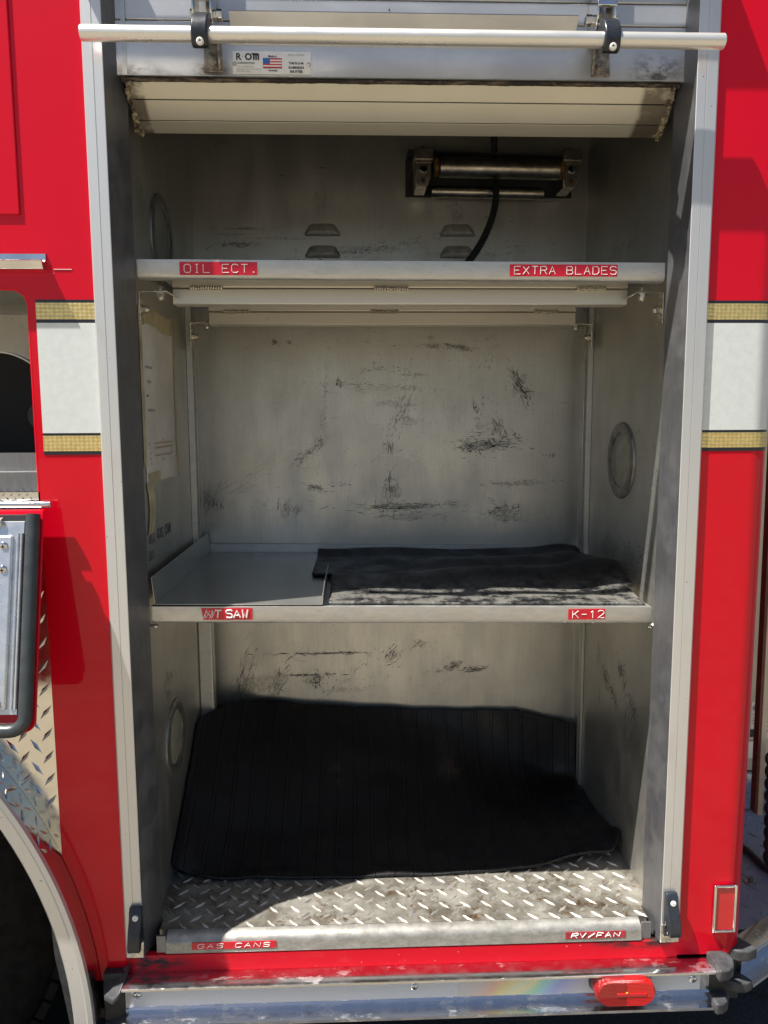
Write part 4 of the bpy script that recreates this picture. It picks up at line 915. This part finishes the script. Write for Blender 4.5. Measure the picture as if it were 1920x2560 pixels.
# door
DOORP = simple('satin_door_lining', (.66, .67, .69), .30, .8, 0, 22, .08, .07)
door = None
def DP(x, t, d): # t: distance down the door, d: distance out from its skin
    a = R(13.5); t = t*.905; return Vector((x, -.028-t*math.sin(a)-d*math.cos(a), 1.432-t*math.cos(a)+d*math.sin(a)*-1))
mb = MB()
cr_ = [( -.5905, 0)] ; r_ = .022
pts = [(-.5905, .002), (-.5905, .455-r_)]+[(-.5905-r_+r_*math.cos(i*math.pi/16), .455-r_+r_*math.sin(i*math.pi/16)) for i in range(1, 9)]+[(-1.75, .455), (-1.75, .002)]
a = [DP(x, t, 0) for x, t in pts]; b = [DP(x, t, .007) for x, t in pts]
mb.prism(a, b[0]-a[0]); door = mb.build('drop_door', RED, T, bevel=.002)
mb = MB(); sp_ = [(-.6035, .004)]+[(-.6035, .05), (-.6035, .2), (-.6035, .35)]+[(-.6035-.028+.028*math.cos(i*math.pi/12), .412+.028*math.sin(i*math.pi/12)) for i in range(0, 7)]+[(-.70, .440), (-1.7, .440)]
mb.tube([DP(x, t, .0225) for x, t in sp_], .0125, 16); mb.build('door_seal', SEALRUB, door)
mb = MB(); q = [(-.616, .01), (-.616, .415), (-1.7, .415), (-1.7, .01)]; a = [DP(x, t, .0072) for x, t in q]; mb.prism(a, DP(0, 0, .012)-DP(0, 0, .0072)); mb.build('door_backing', INK, door)
mb = MB(); q = [(-.6215, .022), (-.6215, .412), (-1.7, .412), (-1.7, .022)]; a = [DP(x, t, .0125) for x, t in q]; mb.prism(a, DP(0, 0, .016)-DP(0, 0, .0125))
for xx in (-.6245, -.6310): mb.tube([DP(xx, t, .018) for t in (.045, .40)], .0030, 10)
mb.build('inner_panel', DOORP, door)
mb = MB(); q = [(-.640, .048), (-.640, .400), (-1.7, .400), (-1.7, .048)]; a = [DP(x, t, .0162) for x, t in q]; mb.prism(a, DP(0, 0, .024)-DP(0, 0, .0162)); mb.build('inner_panel', DOORP, door, bevel=.004, seg=3)
dn = (DP(0, 0, 1)-DP(0, 0, 0)).normalized()
for t in (.068, .116, .388):
    c = DP(-.6545, t, .0242); screw(c.x, c.y, c.z, tuple(dn), .0085, door)
mb = MB(); mb.cyl((-1.75, -.020, 1.4380), (-.5815, -.020, 1.4380), .0068, 16, cap=True); 
for x in (-.612, -.634, -.70, -.78): mb.cyl((x, -.020, 1.4380), (x+.0012, -.020, 1.4380), .0073, 16)
mb.box((-1.75, -.022, 1.4300), (-.600, -.0290, 1.4200)); mb.build('door_hinge', CHROME, T, bevel=.0005)
mb = MB(); q = [(-.660, .012), (-.660, .026), (-.69, .026), (-.69, .012)]; a = [DP(x, t, .016) for x, t in q]; mb.prism(a, DP(0, 0, .026)-DP(0, 0, .016)); mb.build('door_stay', ZINC, door, bevel=.001)

# --- roller fairlead at the back of the top bay
mb = MB(); mb.prism([(.142, .60, 2.290), (.206, .60, 2.290), (.600, .60, 2.278), (.600, .6995, 2.278), (.142, .6995, 2.290)], (0, 0, .003)); mb.box((.142, .692, 2.20), (.600, .6995, 2.290))
fair = mb.build('roller_fairlead', DARK, T)
mb = MB(); mb.lathe((.222, .585, 2.2440), (1, 0, -.012), [(0, 0), (.0, .0225), (.003, .0252), (.312, .0252), (.315, .0225), (.315, 0)], 28); mb.build('guide_roller', SMOKE, fair)
mb = MB(); mb.lathe((.208, .640, 2.1990), (1, 0, -.012), [(0, 0), (0, .0150), (.300, .0150), (.300, 0)], 24); mb.build('guide_roller', SMOKE, fair)
for x0, x1 in ((.158, .206), (.546, .594)):
    mb = MB(); mb.m(0).box((x0, .575, 2.262), (x1, .69, 2.2895)); mb.box((x0-.001, .573, 2.2600), (x1+.001, .60, 2.2640))
    mb.prism([(x0+.002, .585, 2.2590), (x1-.004, .585, 2.2590), (x1-.004, .585, 2.2230), (x1-.016, .585, 2.1960), (x0+.004, .585, 2.1960), (x0+.002, .585, 2.2200)], (0, .08, 0))
    mb.m(1).lathe(((x0+x1)/2, .583, 2.2400), (0, -1, 0), [(0, .011), (.003, .0105), (.004, .006), (.004, 0)], 18)
    mb.m(2).lathe(((x0+x1)/2-.001, .600, 2.2120), (0, -1, 0), [(0, .016), (.012, .015), (.015, .006), (.015, 0)], 18)
    mb.build('bearing_block', [SMOKE, CHROME, RUSTY], fair, bevel=.0015)
    mb = MB(); mb.cyl(((x0+x1)/2, .63, 2.290), ((x0+x1)/2, .63, 2.308), .009, 12); mb.build('bearing_bolt', CAST, fair)
mb = MB(); mb.lathe((.210, .585, 2.2442), (1, 0, -.012), [(0, .022), (.008, .0245), (.010, .020)], 20); mb.lathe((.536, .585, 2.2402), (1, 0, -.012), [(0, .020), (.004, .0245), (.010, .022)], 20); mb.build('roller_collar', RUSTY, fair)

# --- stern: deck, angled rail, cabinet, post
mb = MB(); mb.add([(.80, .075, .448), (.92, .085, .448), (1.9, .70, .448), (1.9, 2.3, .448), (.80, 2.3, .448)], [(0,1,2,3,4)])
mb.diamonds((.835, .09, .448), (1,0,0), (0,1,0), (0,0,1), .55, .75, .030, .040, .010, .0018, test=lambda p: (p.y-.085)*.98-(p.x-.92)*.615 > .025, rot=R(12))
deck = mb.build('rear_step', DECK, T)
d1 = Vector((.85, .53, 0)).normalized(); o1 = Vector((d1.y, -d1.x, 0))
def arail(pr, s0, s1, name, mat, par, bev=0):
    mb = MB(); base = Vector((.800, .010, 0)); mb.prism([base+d1*s0+o1*a+Vector((0, 0, z)) for a, z in pr], d1*(s1-s0)); return mb.build(name, mat, par, bevel=bev)
rr = arail([(-.02, .4500), (.028, .4530), (.0315, .4515), (.0315, .4450), (.004, .4440), (.002, .3860), (.002, .3720), (.028, .3700), (.0315, .3700), (.0315, .3630), (-.02, .3630)], .045, 1.3, 'rear_step_rail', STEP, T)
mb = MB(); endcap(mb, Vector((.800, .010, 0))+d1*.046+o1*-.028, -d1, o1, 1.15); mb.build('end_cap', [GREYRUB, BLACKRUB], rr, bevel=.004, seg=3)
c = Vector((.800, .010, .416))+d1*.075+o1*.0035; screw(c.x, c.y, c.z, tuple(o1), .008, rr)
for x, y in ((.972, .255), (1.005, .165), (1.035, .39)):
    mb = MB(); mb.lathe((x, y, .4485), (0, 0, 1), [(0, .016), (.003, .015), (.003, .006), (.012, .005), (.012, 0)], 16); mb.build('deck_bolt', CAST, deck)

# rear equipment cabinet with its stickers, kick plate below
mb = MB(); mb.box((.99, .62, .56), (1.7, 1.4, 2.6)); cab = mb.build('rear_cabinet', BEIGE, T, bevel=.004)
mb = MB(); mb.box((.92, .600, .4495), (1.7, .6199, .559)); mb.build('kick_plate', STEP, T, bevel=.003)
mb = MB(); mb.box((1.00, .6125, .60), (1.178, .6198, .655)); mb.build('cabinet_hinge', FRAME, cab, bevel=.002)
for x0, x1, z0, z1 in ((1.148, 1.180, .690, .772), (1.190, 1.26, .660, .772)):
    mb = MB(); mb.box((x0, .6188, z0), (x1, .6199, z1)); mb.build('warning_sticker', PLATE, cab)
mb = MB()
text_into(mb, 'ETL', .0105, (1.1545, .6186, .7500), off=.0003, width=.0165); mb.lathe((1.1630, .6186, .7535), (0, -1, 0), [(0, .0115), (.0004, .0115), (.0004, .0100), (0, .0100)], 30)
for i in range(4): text_into(mb, ('CONFORMS TO', 'UL STD 987', 'CERTIFIED TO', 'CAN CSA 22')[i], .005, (1.1505, .6186, .733-i*.009), width=.026)
for i in range(7): text_into(mb, ('VOLTS 120', 'AMPS 20', 'DANGER', 'DO NOT OPEN', 'WHILE HOT', 'FUSE 15', 'SERIES B')[i], .006, (1.193, .6186, .757-i*.0125), width=.045)
mb.box((1.1485, .6184, .665), (1.180, .6192, .688))
mb.build('sticker_lettering', INK, cab)
mb = MB(); mb.prism([(1.052, .382, .552), (1.066, .382, .552), (1.066, .400, .552), (1.052, .400, .552)], (-.012, 0, 1.45)); 
post = mb.build('square_post', BEIGE, T, bevel=.0015)
mb = MB(); mb.prism([(1.046, .385, .556), (1.0518, .385, .556), (1.0518, .410, .556), (1.046, .410, .556)], (-.012, 0, 1.45)); mb.build('post_channel', BROWN, post)

# ------------------------------------------------------------------ loose things
# coiled black cord hanging behind the corner
mb = MB(); path = []
for i in range(420):
    t = i/419; z = .86-.30*t; a = t*2*math.pi*9
    path.append((1.066+.022*math.cos(a)+.012*t, .33+.022*math.sin(a), z-.12+.006*math.sin(a)))
mb.tube(path, .0075, 8); o = mb.build('coiled_cord', BLACKRUB)
tag(o, 'black coiled power cord hanging beside the beige post behind the corner', 'cord')
def recenter(o):
    me = o.data; xs = [v.co for v in me.vertices]
    c = Vector((sum(v.x for v in xs)/len(xs), sum(v.y for v in xs)/len(xs), min(v.z for v in xs))); me.transform(Matrix.Translation(-c)); o.location = c
recenter(o)
mb = MB(); mb.tube([(.985, .47, .470), (1.012, .42, .462), (1.028, .36, .459), (1.030, .30, .459), (1.045, .245, .459), (1.09, .19, .459)], .008, 10)
o = mb.build('black_hose', BLACKRUB); tag(o, 'short black hose lying across the rear diamond step', 'hose'); recenter(o)

# cable coming down over the fairlead
pts = [(.372, .630, 2.40), (.374, .632, 2.30), (.376, .622, 2.26), (.376, .615, 2.22), (.372, .585, 2.185), (.362, .540, 2.140), (.345, .500, 2.090), (.318, .455, 2.035), (.285, .41, 1.985), (.250, .36, 1.945), (.205, .30, 1.922), (.14, .26, 1.9165)]
def smooth(pts, m_=6):
    P = [Vector(p) for p in pts]; out = []
    for i in range(len(P)-1):
        p0, p1, p2, p3 = P[max(i-1, 0)], P[i], P[i+1], P[min(i+2, len(P)-1)]
        for j in range(m_):
            t = j/m_; out.append(.5*((2*p1)+(p2-p0)*t+(2*p0-5*p1+4*p2-p3)*t*t+(3*p1-p0-3*p2+p3)*t**3))
    out.append(P[-1]); return out
mb = MB(); mb.tube(smooth(pts), .0088, 14); o = mb.build('black_cable', BLACKRUB); tag(o, 'thick black cable hanging behind the steel guide rollers onto the top shelf', 'cable'); recenter(o)

# lower rubber mat
def cr1(v, t):
    n_ = len(v)-1; f = min(max(t, 0), .99999)*n_; i = int(f); t = f-i
    p0, p1, p2, p3 = v[max(i-1, 0)], v[i], v[i+1], v[min(i+2, n_)]
    return .5*((2*p1)+(p2-p0)*t+(2*p0-5*p1+4*p2-p3)*t*t+(3*p1-p0-3*p2+p3)*t**3)
PR = [  # x, then 7 (y, z) from the front edge to the top edge
 (-.432, [(.190,.575),(.235,.603),(.290,.637),(.350,.676),(.420,.722),(.480,.765),(.505,.785)]),
 (-.405, [(.200,.545),(.240,.575),(.300,.612),(.370,.660),(.450,.712),(.530,.765),(.565,.795)]),
 (-.300, [(.190,.536),(.250,.540),(.340,.575),(.430,.640),(.520,.700),(.620,.752),(.672,.785)]),
 (-.100, [(.186,.535),(.260,.536),(.360,.560),(.460,.620),(.550,.685),(.635,.735),(.675,.765)]),
 (.080, [(.186,.534),(.265,.535),(.370,.552),(.480,.600),(.575,.665),(.650,.720),(.680,.752)]),
 (.250, [(.192,.534),(.280,.535),(.400,.540),(.520,.575),(.610,.635),(.660,.690),(.682,.742)]),
 (.400, [(.200,.538),(.300,.536),(.430,.537),(.560,.552),(.635,.600),(.668,.660),(.680,.738)]),
 (.490, [(.222,.548),(.320,.538),(.450,.537),(.575,.542),(.645,.580),(.672,.650),(.680,.732)]),
 (.560, [(.228,.556),(.330,.540),(.480,.537),(.600,.538),(.655,.555),(.672,.630),(.676,.712)]),
 (.610, [(.226,.562),(.320,.547),(.460,.538),(.590,.538),(.648,.553),(.664,.625),(.668,.702)]),
 (.640, [(.262,.588),(.340,.560),(.450,.542),(.570,.539),(.636,.552),(.652,.620),(.656,.694)])]
def mat1(u, v):
    x = cr1([p[0] for p in PR], u); cols = [(cr1([q[0] for q in p[1]], v), cr1([q[1] for q in p[1]], v)) for p in PR]
    y = cr1([c[0] for c in cols], u); z = cr1([c[1] for c in cols], u)
    if v > .75 and u < .06: x += .0
    return (min(max(x, -.434), .640), min(y, .690), z+.0012*math.sin(x*40+y*25)+.0008*math.sin(y*70)+.007*math.exp(-((x-.47)/.012)**2)*max(0, v-.45)+.006*math.exp(-((x-.075+.2*(v-.5))/.02)**2)*math.exp(-((v-.5)/.15)**2)+.004*math.exp(-((x-.13)/.015)**2)*math.exp(-((v-.55)/.2)**2)+.004*math.exp(-((v-.06)/.05)**2)*math.sin(x*23))
mb = MB(); mb.keep = True; mb.grid(mat1, 150, 70); o = mb.build('rubber_mat', RUB1, smooth=60, solid=.006); tag(o, 'large black ribbed rubber mat curling up the back of the bottom bay', 'rubber mat'); recenter(o)
# mat on the middle shelf
def mat2(u, v):
    y = .078+.612*v; xl = -.060-.050*min(1, max(0, (y-.335)/.01)); x = xl+(.635-xl)*u
    if v > .93: y -= .006*math.sin(u*21)
    lim = .612 if y < .2 else .632
    x = min(x, lim+.02*min(1, max(0, (y-.2)/.3)))
    base = Z2(x)+.0065
    h = .026*math.exp(-((y-(.31+.10*(x-.2)))/.085)**2)*(.35+.65*min(1, max(0, (x+.02)/.35)))
    h += .020*math.exp(-((y-.52)/.07)**2)*math.exp(-((x-.42)/.22)**2)
    h += .016*math.exp(-((x-.60)/.07)**2)*min(1, max(0, (y-.10)/.1))
    h += .012*min(1, max(0, (y-.62)/.06))
    h += .0025*math.sin(x*17+y*9)*min(1, y/.2)
    return (x, y, base+h)
mb = MB(); mb.keep = True; mb.grid(mat2, 120, 80); o = mb.build('rubber_mat', RUB2, smooth=60, solid=.005); tag(o, 'rumpled dusty rubber mat half in sun on the middle shelf', 'rubber mat'); recenter(o)
# sheet metal tray on the middle shelf
mb = MB(); t_ = .0016
def zt(x): return Z2(x)+.0026
P = [(-.417, .070), (-.0735, .070), (-.0735, .335), (-.104, .335), (-.108, .684), (-.417, .684)]
mb.prism([(x, y, zt(x)) for x, y in P], (0, 0, t_))
mb.prism([(-.417, .070, zt(-.417)), (-.417, .684, zt(-.417)), (-.4225, .684, zt(-.417)+.058), (-.4225, .070, zt(-.417)+.058)], (-.0016, 0, 0))
mb.prism([(-.0737, .072, zt(-.07)), (-.0737, .335, zt(-.07)), (-.0700, .335, zt(-.07)+.034), (-.0710, .150, zt(-.07)+.036), (-.0722, .072, zt(-.07)+.022)], (.0020, 0, 0))
k = NM('smooth_sheet_metal', (.36, .36, .34), .32, .8); k.col(k.mix(k.rng(k.noise(3, 3, .5), .3, .7), (.40, .39, .355), (.48, .47, .43))); k.ro(k.rng(k.noise(8, 4, .6), .3, .7, .28, .36)); TRAY = k.m
o = mb.build('metal_tray', TRAY, bevel=.0005); tag(o, 'plain grey sheet metal tray with a raised left edge on the middle shelf', 'tray'); recenter(o)
# paper notice taped to the left wall
mb = MB(); mb.grid(lambda u, v: (-.4392+.0008*math.sin(u*9+v*5), .128+.290*u-.01*v*0, 1.462+.366*v), 12, 12); pn = mb.build('paper_notice', PAPER)
tag(pn, 'yellowed paper notice taped to the left wall above the middle shelf', 'notice'); 
mb = MB()
mb.grid(lambda u, v: (-.4380, .120+.310*u, 1.795+.040*v+.004*math.sin(u*7)), 8, 2); mb.grid(lambda u, v: (-.4382, .112+.022*u, 1.50+.33*v), 2, 6); mb.grid(lambda u, v: (-.4381, .402+.022*u, 1.46+.36*v), 2, 6)
mb.grid(lambda u, v: (-.4379, .118+.05*u+.02*math.sin(v*3), 1.355+.11*v), 3, 4); mb.grid(lambda u, v: (-.4378, .14+.10*u, 1.455+.03*v), 3, 3)
o = mb.build('tape_strip', YTAPE, pn)
mb = MB()
for i in range(4):
    y, z = .150+.01*(i % 2), 1.705-.030*i
    for j in range(random.randint(2, 5)): mb.box((-.4375, y+j*.011, z), (-.4378, y+j*.011+.006, z+.005))
for i in range(14):
    y, z = random.uniform(.15, .40), random.uniform(1.50, 1.56); mb.box((-.4375, y, z), (-.4378, y+.006, z+.004))
mb.build('notice_print', FADE, pn)
mb = MB()
for z in (1.545, 1.535, 1.518): mb.box((-.4374, .20, z), (-.4377, .36, z+.0018))
mb.build('notice_rule', simple('orange_ink', (.45, .25, .15), .6), pn)
recenter_off = None
